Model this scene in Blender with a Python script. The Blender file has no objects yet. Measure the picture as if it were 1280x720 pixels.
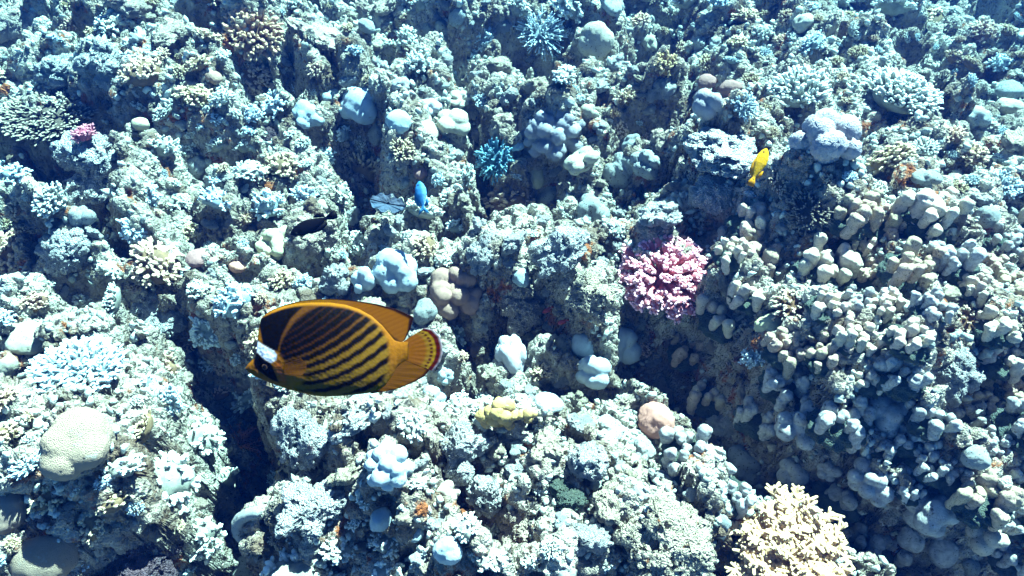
import bpy, bmesh, math, random
import numpy as np
from mathutils import Vector, Euler, Matrix

R_ = math.radians
scene = bpy.context.scene
COL = scene.collection
rng = np.random.default_rng(11)
random.seed(11)

# ------------------------------------------------------------------ camera
CAM_H, TILT, HFOV = 1.45, R_(42.0), R_(75.0)
cam_d = bpy.data.cameras.new('camera')
cam_d.sensor_fit = 'HORIZONTAL'; cam_d.angle = HFOV
cam_d.clip_start = 0.02; cam_d.clip_end = 400
cam = bpy.data.objects.new('camera', cam_d); COL.objects.link(cam)
cam.location = (0, 0, CAM_H); cam.rotation_euler = (TILT, 0, 0)
scene.camera = cam
FPX = 640 / math.tan(HFOV / 2)

# ------------------------------------------------------------------ daylight
SUN_EL, SUN_AZ = R_(53), R_(36)
world = bpy.data.worlds.new('World'); scene.world = world; world.use_nodes = True
wn = world.node_tree; wn.nodes.clear()
sky = wn.nodes.new('ShaderNodeTexSky'); sky.sky_type = 'NISHITA'; sky.sun_disc = False
sky.sun_elevation = SUN_EL; sky.sun_rotation = SUN_AZ; sky.air_density = .30; sky.dust_density = .2; sky.ozone_density = 8.0
bg = wn.nodes.new('ShaderNodeBackground'); bg.inputs['Strength'].default_value = 0.05
wo = wn.nodes.new('ShaderNodeOutputWorld')
wn.links.new(sky.outputs[0], bg.inputs[0]); wn.links.new(bg.outputs[0], wo.inputs[0])
sun_d = bpy.data.lights.new('sun', 'SUN'); sun_d.energy = 5.0; sun_d.angle = R_(0.5); sun_d.color = (1.0, 0.945, 0.85)
sun = bpy.data.objects.new('sun', sun_d); COL.objects.link(sun)
S = Vector((math.sin(SUN_AZ) * math.cos(SUN_EL), math.cos(SUN_AZ) * math.cos(SUN_EL), math.sin(SUN_EL)))
sun.rotation_euler = S.to_track_quat('Z', 'Y').to_euler(); sun.location = S * 20
scene.view_settings.view_transform = 'Standard'; scene.view_settings.look = 'None'
scene.view_settings.gamma = 1; scene.view_settings.use_curve_mapping = False
scene.view_settings.exposure = 2.85
scene.cycles.max_bounces = 5; scene.cycles.diffuse_bounces = 2; scene.cycles.volume_bounces = 0
scene.cycles.use_denoising = True

# ------------------------------------------------------------------ small helpers
def ray(px, py):
    dx, dy = (px - 640) / FPX, (360 - py) / FPX
    return Vector((dx, dy * math.cos(TILT) + math.sin(TILT), dy * math.sin(TILT) - math.cos(TILT)))
def at_depth(px, py, t):
    return Vector((0, 0, CAM_H)) + ray(px, py) * t
def on_plane(px, py, z=0.0):
    d = ray(px, py); t = (z - CAM_H) / d.z
    p = Vector((0, 0, CAM_H)) + d * t
    return p, t, -d.z / d.length
def project(p):
    v = Vector(p) - Vector((0, 0, CAM_H))
    yc = v.y * math.cos(TILT) + v.z * math.sin(TILT)
    zc = v.y * math.sin(TILT) - v.z * math.cos(TILT)
    return 640 + FPX * v.x / zc, 360 - FPX * yc / zc

def mesh_np(name, v, tris=None, quads=None, mat=None, smooth=True, attrs=None, colors=None):
    me = bpy.data.meshes.new(name)
    v = np.asarray(v, np.float32)
    nt = 0 if tris is None else len(tris); nq = 0 if quads is None else len(quads)
    me.vertices.add(len(v)); me.vertices.foreach_set('co', v.ravel())
    loops = []
    if nt: loops.append(np.asarray(tris, np.int32).ravel())
    if nq: loops.append(np.asarray(quads, np.int32).ravel())
    loops = np.concatenate(loops)
    me.loops.add(len(loops)); me.loops.foreach_set('vertex_index', loops)
    st = np.concatenate([np.arange(nt) * 3, nt * 3 + np.arange(nq) * 4]).astype(np.int32)
    me.polygons.add(nt + nq); me.polygons.foreach_set('loop_start', st)
    if smooth: me.polygons.foreach_set('use_smooth', np.ones(nt + nq, bool))
    for k, a in (attrs or {}).items():
        at = me.attributes.new(k, 'FLOAT', 'POINT'); at.data.foreach_set('value', np.asarray(a, np.float32))
    for k, c in (colors or {}).items():
        at = me.attributes.new(k, 'FLOAT_COLOR', 'POINT')
        c4 = np.ones((len(v), 4), np.float32); c4[:, :3] = c
        at.data.foreach_set('color', c4.ravel())
    me.update(calc_edges=True); me.validate()
    if mat: me.materials.append(mat)
    return me
def link(name, me, parent=None, loc=(0, 0, 0), rot=(0, 0, 0), sc=(1, 1, 1)):
    o = bpy.data.objects.new(name, me); COL.objects.link(o)
    o.location = loc; o.rotation_euler = rot; o.scale = sc
    if parent: o.parent = parent
    return o
def tag(o, label, cat, group=None, kind=None):
    if label: o['label'] = label
    if cat: o['category'] = cat
    if group: o['group'] = group
    if kind: o['kind'] = kind
    return o

# numpy noise ---------------------------------------------------------
def _h(ix, iy, iz, s):
    n = (ix * 374761393 + iy * 668265263 + iz * 2147483647 + s * 974711) & 0xFFFFFFFF
    n = ((n ^ (n >> 13)) * 1274126177) & 0xFFFFFFFF
    n = ((n ^ (n >> 16)) * 2246822519) & 0xFFFFFFFF
    return ((n ^ (n >> 15)) & 0xFFFFFF) / float(0x1000000)
def vnoise(p, s=0):
    i = np.floor(p).astype(np.int64); f = p - i; f = f * f * (3 - 2 * f)
    out = 0
    for dx in (0, 1):
        wx = f[:, 0] if dx else 1 - f[:, 0]
        for dy in (0, 1):
            wy = f[:, 1] if dy else 1 - f[:, 1]
            for dz in (0, 1):
                wz = f[:, 2] if dz else 1 - f[:, 2]
                out = out + wx * wy * wz * _h(i[:, 0] + dx, i[:, 1] + dy, i[:, 2] + dz, s)
    return out * 2 - 1
def fbm(p, s=0, oct=4, lac=2.1, gain=.5):
    a, t = 1.0, 0
    for k in range(oct):
        t = t + a * vnoise(p * lac ** k + 17.3 * k, s + k); a *= gain
    return t
def worley2(x, y, s=0):
    ix, iy = np.floor(x).astype(np.int64), np.floor(y).astype(np.int64)
    d1 = np.full(x.shape, 9.0); idv = np.zeros(x.shape)
    for dx in (-1, 0, 1):
        for dy in (-1, 0, 1):
            cx, cy = ix + dx, iy + dy
            qx = cx + .1 + .8 * _h(cx, cy, cy * 0, s); qy = cy + .1 + .8 * _h(cx, cy, cy * 0 + 1, s)
            d = np.hypot(qx - x, qy - y)
            m = d < d1
            d1 = np.where(m, d, d1); idv = np.where(m, _h(cx, cy, cy * 0 + 2, s), idv)
    return d1, idv

_ico = {}
def ico(n):
    if n not in _ico:
        bm = bmesh.new(); bmesh.ops.create_icosphere(bm, subdivisions=n, radius=1)
        v = np.array([q.co for q in bm.verts]); t = np.array([[q.index for q in f.verts] for f in bm.faces])
        bm.free(); _ico[n] = (v / np.linalg.norm(v, axis=1)[:, None], t)
    return _ico[n]
def star_blob(lobes, n=5, k=26.0, rough=0.0, rs=3.0, seed=0, flat=None):
    """one closed lump: the outline is the soft union of ball lobes seen from the centre"""
    D, T = ico(n)
    acc = np.zeros(len(D))
    for c, r in lobes:
        c = np.array(c, float); b = D @ c; disc = b * b - c @ c + r * r
        t = np.where(disc > 0, b + np.sqrt(np.maximum(disc, 0)), 0.02)
        acc += np.exp(k * np.clip(t, .02, 3))
    rad = np.log(acc) / k
    if rough: rad = rad * (1 + rough * fbm(D * rs + seed * 3.7, seed, 3))
    V = D * rad[:, None]
    if flat is not None: V[:, 2] = np.where(V[:, 2] < flat, flat + (V[:, 2] - flat) * .2, V[:, 2])
    return V, T
def tubes(P0, P1, r0, r1, seg=6, rings=4, bulge=0.0):
    """many round-ended fingers at once; returns verts, quads, tris, tip value"""
    P0 = np.asarray(P0, float); P1 = np.asarray(P1, float); n = len(P0)
    r0 = np.broadcast_to(r0, n).astype(float); r1 = np.broadcast_to(r1, n).astype(float)
    A = P1 - P0; L = np.linalg.norm(A, axis=1); A = A / L[:, None]
    ref = np.where(np.abs(A[:, 2:3]) < .9, np.array([[0, 0, 1.]]), np.array([[1., 0, 0]]))
    U = np.cross(A, ref); U /= np.linalg.norm(U, axis=1)[:, None]; W = np.cross(A, U)
    ts = list(np.linspace(0, 1, rings)); prof = [(t, 1.0) for t in ts]
    prof += [(None, .82), (None, .45)]
    capo = [.55, .9]
    ang = np.linspace(0, 2 * np.pi, seg, endpoint=False)
    ca, sa = np.cos(ang), np.sin(ang)
    V, tip = [], []
    ci = 0
    for (t, m) in prof:
        if t is not None:
            c = P0 + A * (L * t)[:, None]; r = r0 + (r1 - r0) * t; r = r * (1 + bulge * math.sin(math.pi * t)); tv = t
        else:
            c = P1 + A * (r1 * capo[ci])[:, None]; r = r1 * m; ci += 1; tv = 1.0
        V.append(c[:, None, :] + r[:, None, None] * (U[:, None, :] * ca[None, :, None] + W[:, None, :] * sa[None, :, None]))
        tip.append(np.full((n, seg), tv))
    V = np.stack(V, 1); tip = np.stack(tip, 1)
    nr = len(prof)
    top = (P1 + A * (r1 * 1.03)[:, None])
    V = V.reshape(n, nr * seg, 3); V = np.concatenate([V, top[:, None, :]], 1)
    tip = np.concatenate([tip.reshape(n, nr * seg), np.ones((n, 1))], 1)
    per = nr * seg + 1
    q = []
    for i in range(nr - 1):
        for j in range(seg):
            q.append((i * seg + j, i * seg + (j + 1) % seg, (i + 1) * seg + (j + 1) % seg, (i + 1) * seg + j))
    t = [((nr - 1) * seg + j, (nr - 1) * seg + (j + 1) % seg, nr * seg) for j in range(seg)]
    q = np.array(q); t = np.array(t); off = (np.arange(n) * per)[:, None, None]
    return V.reshape(-1, 3), (q[None] + off).reshape(-1, 4), (t[None] + off).reshape(-1, 3), tip.ravel()
class Bag:
    """collects vertex blocks into one mesh"""
    def __init__(s): s.v, s.q, s.t, s.a, s.n = [], [], [], [], 0
    def add(s, V, T=None, Q=None, tip=0.0):
        s.v.append(V); s.a.append(np.broadcast_to(tip, len(V)).astype(float))
        if T is not None and len(T): s.t.append(np.asarray(T) + s.n)
        if Q is not None and len(Q): s.q.append(np.asarray(Q) + s.n)
        s.n += len(V)
    def tubes(s, *a, **k):
        V, Q, T, tip = tubes(*a, **k); s.add(V, T, Q, tip)
    def mesh(s, name, mat):
        return mesh_np(name, np.concatenate(s.v), np.concatenate(s.t) if s.t else None, np.concatenate(s.q) if s.q else None,
                       mat, attrs={'tip': np.concatenate(s.a)})

# ------------------------------------------------------------------ materials
class NT:
    def __init__(s, name):
        s.m = bpy.data.materials.new(name); s.m.use_nodes = True; s.t = s.m.node_tree; s.t.nodes.clear()
    def n(s, typ, **kw):
        nd = s.t.nodes.new(typ)
        for k, v in kw.items():
            if k.startswith('i_'):
                nd.inputs[k[2:].replace('_', ' ')].default_value = v
            else: setattr(nd, k, v)
        return nd
    def l(s, a, b): s.t.links.new(a, b)
    def noise(s, vec, scale, detail=4, rough=.6):
        nd = s.n('ShaderNodeTexNoise'); nd.inputs['Scale'].default_value = scale
        nd.inputs['Detail'].default_value = detail; nd.inputs['Roughness'].default_value = rough
        s.l(vec, nd.inputs['Vector']); return nd.outputs['Fac']
    def voro(s, vec, scale, feature='F1'):
        nd = s.n('ShaderNodeTexVoronoi', feature=feature); nd.inputs['Scale'].default_value = scale
        s.l(vec, nd.inputs['Vector']); return nd.outputs['Distance']
    def ramp(s, fac, a, b, lo=0.0, hi=1.0):
        nd = s.n('ShaderNodeMapRange'); nd.inputs['From Min'].default_value = a; nd.inputs['From Max'].default_value = b
        nd.inputs['To Min'].default_value = lo; nd.inputs['To Max'].default_value = hi
        s.l(fac, nd.inputs['Value']); return nd.outputs['Result']
    def mix(s, fac, a, b):
        nd = s.n('ShaderNodeMix', data_type='RGBA')
        for sock, v in ((nd.inputs[0], fac), (nd.inputs[6], a), (nd.inputs[7], b)):
            if isinstance(v, (tuple, list)): sock.default_value = (*v, 1)
            elif isinstance(v, (int, float)): sock.default_value = v
            else: s.l(v, sock)
        return nd.outputs[2]
    def math(s, op, a, b=0.0):
        nd = s.n('ShaderNodeMath', operation=op)
        for sock, v in ((nd.inputs[0], a), (nd.inputs[1], b)):
            if isinstance(v, (int, float)): sock.default_value = v
            else: s.l(v, sock)
        return nd.outputs[0]

def coral_mat(name, c1, c2, patch=None, patch_at=.62, tip=None, tip_from=.45, nscale=2.5, knob=None, rough_disp=None, pit=None,
              bump=.4, bump_scale=60, vary=.12, hue=.02, rough=.85, speck=None):
    """pigment from noise; relief from real displacement (knobs, roughness, pits) plus a fine bump"""
    t = NT(name); tc = t.n('ShaderNodeTexCoord'); oi = t.n('ShaderNodeObjectInfo')
    off = t.n('ShaderNodeVectorMath', operation='ADD'); t.l(tc.outputs['Object'], off.inputs[0])
    cmb = t.n('ShaderNodeCombineXYZ'); rs = t.math('MULTIPLY', oi.outputs['Random'], 40.0)
    t.l(rs, cmb.inputs[0]); t.l(rs, cmb.inputs[1]); t.l(cmb.outputs[0], off.inputs[1])
    P = tc.outputs['Object']; PR = off.outputs[0]
    f = t.ramp(t.noise(PR, nscale, 5, .65), .35, .65)
    c = t.mix(f, c1, c2)
    if patch:
        for i, (pc, sc, th) in enumerate(patch):
            g = t.ramp(t.noise(PR, sc, 5, .7), th, th + .06)
            c = t.mix(g, c, pc)
    if speck:   # dark specks by noise, painting in the shade of small pits
        g = t.ramp(t.noise(PR, speck[0], 3, .7), speck[1], speck[1] + .07); c = t.mix(g, c, (.095, .06, .04))
    if tip:
        at = t.n('ShaderNodeAttribute', attribute_name='tip')
        c = t.mix(t.ramp(at.outputs['Fac'], tip_from, 1.0), c, tip)
    hs = t.n('ShaderNodeHueSaturation')
    t.l(c, hs.inputs['Color'])
    t.l(t.ramp(oi.outputs['Random'], 0, 1, 1 - vary, 1 + vary), hs.inputs['Value'])
    wn_ = t.n('ShaderNodeTexWhiteNoise', noise_dimensions='1D'); t.l(oi.outputs['Random'], wn_.inputs['W'])
    t.l(t.ramp(wn_.outputs['Value'], 0, 1, .5 - hue, .5 + hue), hs.inputs['Hue'])
    b = t.n('ShaderNodeBsdfPrincipled'); t.l(hs.outputs[0], b.inputs['Base Color'])
    b.inputs['Roughness'].default_value = rough; b.inputs['Specular IOR Level'].default_value = .2
    bn = t.n('ShaderNodeBump'); bn.inputs['Strength'].default_value = bump; bn.inputs['Distance'].default_value = 1.2 / bump_scale
    hb = t.math('ADD', t.noise(P, bump_scale, 3, .7), t.math('MULTIPLY', t.voro(P, bump_scale * .8), -.8))
    t.l(hb, bn.inputs['Height']); t.l(bn.outputs[0], b.inputs['Normal'])
    out = t.n('ShaderNodeOutputMaterial'); t.l(b.outputs[0], out.inputs['Surface'])
    h = None
    def addh(x):
        nonlocal h
        h = x if h is None else t.math('ADD', h, x)
    if knob:
        for sc, am in knob:
            d = t.voro(P, sc); addh(t.math('MULTIPLY', t.math('SUBTRACT', .35, t.math('MULTIPLY', d, d)), am))
    if rough_disp:
        for sc, am in rough_disp:
            addh(t.math('MULTIPLY', t.math('SUBTRACT', t.noise(P, sc, 4, .6), .5), am))
    if pit:
        for sc, am, th in pit:
            addh(t.math('MULTIPLY', t.ramp(t.noise(P, sc, 2, .5), th, th - .12, 0, 1), -am))
    if h is not None:
        dn = t.n('ShaderNodeDisplacement'); dn.inputs['Midlevel'].default_value = 0; dn.inputs['Scale'].default_value = 1
        t.l(h, dn.inputs['Height']); t.l(dn.outputs[0], out.inputs['Displacement']); t.m.displacement_method = 'BOTH'
    return t.m

RUST, OLIVE, PLUM, BROWN = (.24, .075, .025), (.12, .13, .05), (.13, .06, .11), (.11, .07, .045)
M = {}
M['seabed'] = coral_mat('reef rock', (.46, .42, .36), (.13, .088, .062), [(RUST, 9, .585), (OLIVE, 5, .66), (BROWN, 3.5, .60), ((.56, .52, .44), 7, .60)], speck=(70, .59),  # dark ground tones paint in shade between growths, besides algae and dead coral
                        nscale=6, knob=[(24, .026), (62, .010)], rough_disp=[(45, .022), (110, .010)], pit=[(30, .018, .44)], bump=.7, bump_scale=260, vary=0, hue=0)
rock_relief = dict(knob=[(3.0, .22), (9, .09)], rough_disp=[(2.5, .25), (12, .13)], pit=[(6, .2, .45), (15, .08, .45)], bump=.9, bump_scale=30, speck=(13, .62))
M['rock'] = coral_mat('pale crusted rock', (.76, .74, .73), (.52, .51, .50), [((.24, .20, .14), 4, .64), (RUST, 6, .67), ((.50, .36, .37), 2.2, .62)], **rock_relief)
M['cream_rock'] = coral_mat('cream crusted rock', (.82, .68, .53), (.54, .45, .36), [(RUST, 5, .61), (OLIVE, 3.5, .68)], **rock_relief)
M['green_rock'] = coral_mat('dark green crusted rock', (.16, .20, .16), (.09, .13, .12), **rock_relief)
M['plum_rock'] = coral_mat('plum crusted rock', (.16, .10, .12), (.10, .08, .10), [((.3, .28, .27), 5, .6)], **rock_relief)
lob = dict(rough_disp=[(2.2, .2), (7, .06)], knob=[(6, .05), (15, .02)], bump=.45, bump_scale=52, speck=(9, .68))
M['blue_lobe'] = coral_mat('pale blue stony coral', (.39, .46, .50), (.31, .38, .42), [((.28, .25, .20), 3.5, .63)], **lob)
M['lilac_lobe'] = coral_mat('pale lilac stony coral', (.54, .55, .60), (.43, .44, .49), **lob)
M['tan_lobe'] = coral_mat('tan stony coral', (.34, .20, .165), (.26, .155, .13), **{**lob, 'knob': [(14, .03)]})
M['brown_lobe'] = coral_mat('dark brown stony coral', (.10, .07, .06), (.07, .055, .05), **lob)
M['grey_lobe'] = coral_mat('grey stony coral', (.44, .47, .46), (.32, .35, .35), [((.5, .52, .48), 4, .6)], **{**lob, 'speck': (8, .58), 'bump': .7, 'rough_disp': [(2.2, .2), (8, .12)]})
M['cream_lobe'] = coral_mat('cream stony coral', (.47, .43, .35), (.36, .32, .26), **{**lob, 'knob': [(16, .03)], 'speck': (8, .6), 'rough_disp': [(2.2, .2), (8, .1)]})
M['beige_brain'] = coral_mat('beige brain coral', (.56, .40, .31), (.46, .33, .26), [((.54, .48, .42), 2.5, .6)], rough_disp=[(2.2, .14), (8, .04)], knob=[(22, .03)], bump=.8, bump_scale=50)
M['white_lobe'] = coral_mat('bleached white coral', (.50, .51, .49), (.40, .42, .42), **{**lob, 'speck': (8, .58), 'bump': .7, 'rough_disp': [(2.2, .2), (8, .12)]})
M['yellow_lobe'] = coral_mat('yellow green stony coral', (.54, .50, .32), (.42, .40, .26), **{**lob, 'knob': [(18, .02)]})
M['pink_dome'] = coral_mat('salmon pink stony coral', (.54, .25, .20), (.46, .22, .18), **{**lob, 'knob': [(20, .035)]})
M['purple_lobe'] = coral_mat('purple grey stony coral', (.33, .32, .35), (.23, .22, .25), **{**lob, 'knob': [(11, .06)]})
M['lilac_fuzz'] = coral_mat('lilac soft coral', (.46, .43, .45), (.34, .31, .35), knob=[(11, .12)], rough_disp=[(9, .1)], bump=.5, bump_scale=40)
M['dark_base'] = coral_mat('dead coral base', (.10, .10, .085), (.055, .06, .055), [(RUST, 5, .62), (PLUM, 4, .64)], rough_disp=[(5, .2)], bump=.8, bump_scale=30)
M['knob'] = coral_mat('pale knob coral', (.80, .67, .54), (.58, .49, .40), [((.14, .10, .07), 2.6, .61), ((.30, .19, .11), 4, .63)], rough_disp=[(2.2, .10), (9, .06)], knob=[(5, .06)], bump=.6, bump_scale=34, speck=(9, .6))
M['tan_knob'] = coral_mat('tan knob coral', (.64, .48, .35), (.46, .36, .27), [((.14, .10, .07), 2.6, .58), ((.62, .54, .42), 4, .6)], rough_disp=[(2.2, .12), (9, .08)], knob=[(5, .06)], bump=.6, bump_scale=34, speck=(9, .58))
M['blue_knob'] = coral_mat('bluish knob coral', (.52, .50, .48), (.27, .26, .26), [((.11, .09, .07), 2.6, .60)], rough_disp=[(2.2, .10), (8, .06)], bump=.5, bump_scale=34, speck=(9, .61))
fin = dict(bump=.5, bump_scale=70, nscale=3)
M['pale_finger'] = coral_mat('pale finger coral', (.36, .36, .30), (.22, .22, .19), tip=(.78, .80, .74), tip_from=.3, **fin)
M['blue_finger'] = coral_mat('bluish finger coral', (.30, .37, .40), (.18, .23, .26), tip=(.66, .77, .82), tip_from=.3, **fin)
M['tan_finger'] = coral_mat('tan finger coral', (.24, .15, .08), (.13, .09, .055), tip=(.70, .54, .38), tip_from=.35, **fin)
M['orange_finger'] = coral_mat('ochre finger coral', (.34, .20, .09), (.24, .15, .08), tip=(.62, .44, .26), tip_from=.2, **fin)
M['brown_finger'] = coral_mat('brown finger coral with white tips', (.16, .09, .045), (.10, .06, .035), tip=(.72, .62, .46), tip_from=.55, **fin)
M['dark_finger'] = coral_mat('dark finger coral', (.10, .075, .055), (.06, .05, .04), tip=(.36, .30, .23), tip_from=.5, **fin)
M['deep_blue'] = coral_mat('blue bushy coral', (.07, .18, .26), (.05, .12, .19), tip=(.22, .44, .58), tip_from=.3, **fin)
M['pink'] = coral_mat('pink cauliflower coral', (.46, .12, .12), (.36, .09, .10), tip=(.90, .50, .56), tip_from=.5, bump=.3, bump_scale=90)
M['rose'] = coral_mat('rose red bushy coral', (.42, .10, .14), (.30, .08, .12), tip=(.62, .25, .30), tip_from=.4, **fin)
M['stag'] = coral_mat('cream staghorn coral', (.46, .25, .13), (.38, .20, .10), tip=(.68, .42, .27), tip_from=.15, bump=.3, bump_scale=120)
M['fire'] = coral_mat('yellow fire coral', (.48, .34, .12), (.36, .25, .10), [((.56, .47, .28), 6, .6)], rough_disp=[(6, .06)], bump=.4, bump_scale=50)
M['rubble'] = coral_mat('coral rubble', (.54, .56, .52), (.22, .24, .22), [(RUST, 6, .66), ((.4, .3, .2), 4, .64)], nscale=10, bump=.6, bump_scale=300, vary=0, hue=0)
M['weed'] = coral_mat('red brown weed', (.20, .07, .03), (.12, .05, .03), tip=(.30, .12, .06), **fin)
M['clam_shell'] = coral_mat('clam shell', (.42, .40, .34), (.24, .24, .2), rough_disp=[(6, .08)], bump=.6)
M['clam_mantle'] = coral_mat('clam mantle', (.05, .09, .15), (.04, .05, .07), [((.24, .25, .24), 9, .58)], nscale=6, bump=.4)

# ------------------------------------------------------------------ reef ground
MOUNDS = [  # picture x, y, half width, half depth, height
    (610, 640, 270, 120, .20), (480, 560, 130, 70, .06), (820, 660, 90, 90, .07),
    (140, 235, 95, 55, .20), (70, 560, 130, 110, .16), (220, 580, 60, 90, .08), (30, 430, 80, 50, .10),
    (1110, 390, 250, 170, .20), (1230, 500, 150, 120, .10), (1130, 560, 170, 110, .08), (1010, 330, 90, 50, .08), (900, 190, 66, 24, .20), (700, 340, 130, 46, .10), (500, 330, 60, 40, .08),
    (1070, 130, 140, 60, .18), (1010, 60, 60, 40, .14), (330, 60, 80, 50, .18), (350, 215, 80, 30, .07), (470, 175, 80, 40, .10), (130, 60, 110, 40, .12),
    (690, 165, 50, 26, .12), (800, 110, 50, 30, .12), (740, 60, 34, 22, .10), (900, 60, 50, 30, .10), (1200, 250, 90, 50, .14), (560, 60, 30, 20, .06), (200, 130, 60, 30, .10),
]
TRENCHES = [  # picture polyline, half width, depth
    ([(310, 790), (252, 700), (300, 625), (268, 560), (300, 520), (240, 470)], 33, .46), ([(225, 430), (205, 400)], 16, .16), ([(1150, 600), (1200, 640)], 24, .1),
    ([(846, 425), (896, 478), (940, 535), (980, 588), (1060, 625), (1110, 700), (1130, 780)], 36, .40), ([(1060, 610), (1000, 520), (930, 480)], 24, .12),
    ([(1110, 700), (1250, 730)], 50, .20), ([(1240, 555), (1090, 570)], 24, .12), ([(-60, 290), (20, 260), (36, 190)], 34, .40), ([(590, 165), (625, 205), (596, 245), (630, 300)], 17, .20), ([(570, 400), (606, 425), (580, 450)], 18, .16),
    ([(505, 610), (560, 650), (610, 690)], 17, .18), ([(405, 322), (440, 300)], 15, .16), ([(130, 265), (200, 320)], 24, .26),
    ([(830, 255), (868, 215), (836, 165), (862, 110)], 18, .17), ([(850, 235), (930, 262)], 17, .24), ([(560, 84), (640, 66), (700, 76)], 34, .34), ([(650, 118), (655, 70)], 20, .26), ([(545, 108), (530, 70)], 16, .2),
    ([(1160, -30), (1215, 6), (1290, 10)], 60, .9), ([(755, 232), (740, 180)], 14, .20), ([(640, 140), (700, 110)], 14, .20), ([(700, 402), (690, 385)], 12, .08),
    ([(10, 80), (50, 75)], 22, .25), ([(150, 90), (110, 95)], 16, .18), ([(640, 560), (690, 590)], 13, .12), ([(1130, 175), (1190, 165)], 18, .24), ([(1180, 370), (1260, 380)], 13, .16),
    ([(760, 250), (830, 262)], 12, .16), ([(190, 60), (235, 20)], 12, .18), ([(420, 60), (330, 130)], 10, .12), ([(800, 390), (770, 420)], 14, .14),
]
_pr = random.Random(5)
for i in range(150):   # scattered hollows between the coral heads
    a, b = _pr.uniform(-60, 1340), _pr.uniform(0, 720)
    if a > 330 and b > 480 and a < 860 or a > 850 and b > 235: continue
    TRENCHES.append(([(a, b), (a + _pr.uniform(-26, 26), b + _pr.uniform(-14, 14))], _pr.uniform(10, 22), _pr.uniform(.2, .42)))
_m = []
for px, py, rx, ry, h in MOUNDS:
    p, t, sn = on_plane(px, py, h * .8)
    _m.append((p.x, p.y, rx * t / FPX, ry * t / FPX / sn, h))
_t = []
for pts, w, dep in TRENCHES:
    q = [on_plane(*c, .05) for c in pts]
    for (a, ta, sa), (b, tb, sb) in zip(q, q[1:]):
        _t.append((a.x, a.y, b.x, b.y, w * (ta + tb) / 2 / FPX, dep, id(pts)))
def trench_at(x, y):
    g = 0
    for ax, ay, bx, by, w, dep, key in _t:
        dx, dy = bx - ax, by - ay; u = max(0, min(1, ((x - ax) * dx + (y - ay) * dy) / (dx * dx + dy * dy)))
        g = max(g, dep * math.exp(-(math.hypot(x - ax - u * dx, y - ay - u * dy) / w) ** 4 * .7))
    return g
def big_height(x, y):
    wx = x + .085 * fbm(np.stack([x * 4, y * 4, x * 0], 1), 5, 3); wy = y + .085 * fbm(np.stack([x * 4, y * 4, x * 0 + 9], 1), 6, 2)
    z = .05 * (np.clip(y, 0, 6) - 1.6) + .06 * fbm(np.stack([x * 1.3, y * 1.3, x * 0], 1), 1, 3)
    for cx, cy, sx, sy, h in _m:
        z = z + h * np.exp(-(((wx - cx) / sx) ** 2 + ((wy - cy) / sy) ** 2) ** 2 * .8)
    cut = {}; wob = np.clip(1 + .8 * fbm(np.stack([x * 6, y * 6, x * 0 + 4], 1), 12, 3), .35, 1.8)
    for ax, ay, bx, by, w, dep, key in _t:
        dx, dy = bx - ax, by - ay
        u = np.clip(((wx - ax) * dx + (wy - ay) * dy) / (dx * dx + dy * dy), 0, 1)
        d = np.hypot(wx - ax - u * dx, wy - ay - u * dy)
        g = dep * np.exp(-(d / (w * wob)) ** 2.6 * .8)
        cut[key] = np.maximum(cut.get(key, 0), g)
    for g in cut.values(): z = z - g
    return z
def mid_bumps(x, y):
    d, i = worley2(x / .17, y / .17, 3); b = .13 * (.2 + 1.0 * i) * np.sqrt(np.maximum(0, 1 - (d / .75) ** 2))
    d, i = worley2(x / .068 + .3, y / .068, 7); b = b + .05 * (.2 + i) * np.sqrt(np.maximum(0, 1 - (d / .75) ** 2))
    return b
def height(x, y): return big_height(x, y) + mid_bumps(x, y)
# lookup table for standing things on the ground
LX0, LX1, LY0, LY1, LN = -4.5, 4.5, -.6, 5.6, 620
gx, gy = np.meshgrid(np.linspace(LX0, LX1, LN), np.linspace(LY0, LY1, LN))
HT = height(gx.ravel(), gy.ravel()).reshape(LN, LN)
def H(x, y):
    u = np.clip((np.asarray(x) - LX0) / (LX1 - LX0) * (LN - 1), 0, LN - 1.001); v = np.clip((np.asarray(y) - LY0) / (LY1 - LY0) * (LN - 1), 0, LN - 1.001)
    i, j = u.astype(int), v.astype(int); fu, fv = u - i, v - j
    return (HT[j, i] * (1 - fu) + HT[j, i + 1] * fu) * (1 - fv) + (HT[j + 1, i] * (1 - fu) + HT[j + 1, i + 1] * fu) * fv
def stand(px, py, rpx, lift=.3):
    """3D centre and world radius of a growth seen at a picture point, its centre lift*R above the ground"""
    d = ray(px, py); t = np.linspace(.6, 8, 1500)
    x, y, z = d.x * t, d.y * t, CAM_H + d.z * t
    k = np.nonzero(z <= H(x, y) + lift * rpx * t / FPX)[0]
    tt = t[k[0]] if len(k) else 5.0
    return Vector((d.x * tt, d.y * tt, CAM_H + d.z * tt)), rpx * tt / FPX
def slope(x, y, e=.06):
    return float(H(x + e, y) - H(x - e, y)) / (2 * e), float(H(x, y + e) - H(x, y - e)) / (2 * e)

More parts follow.
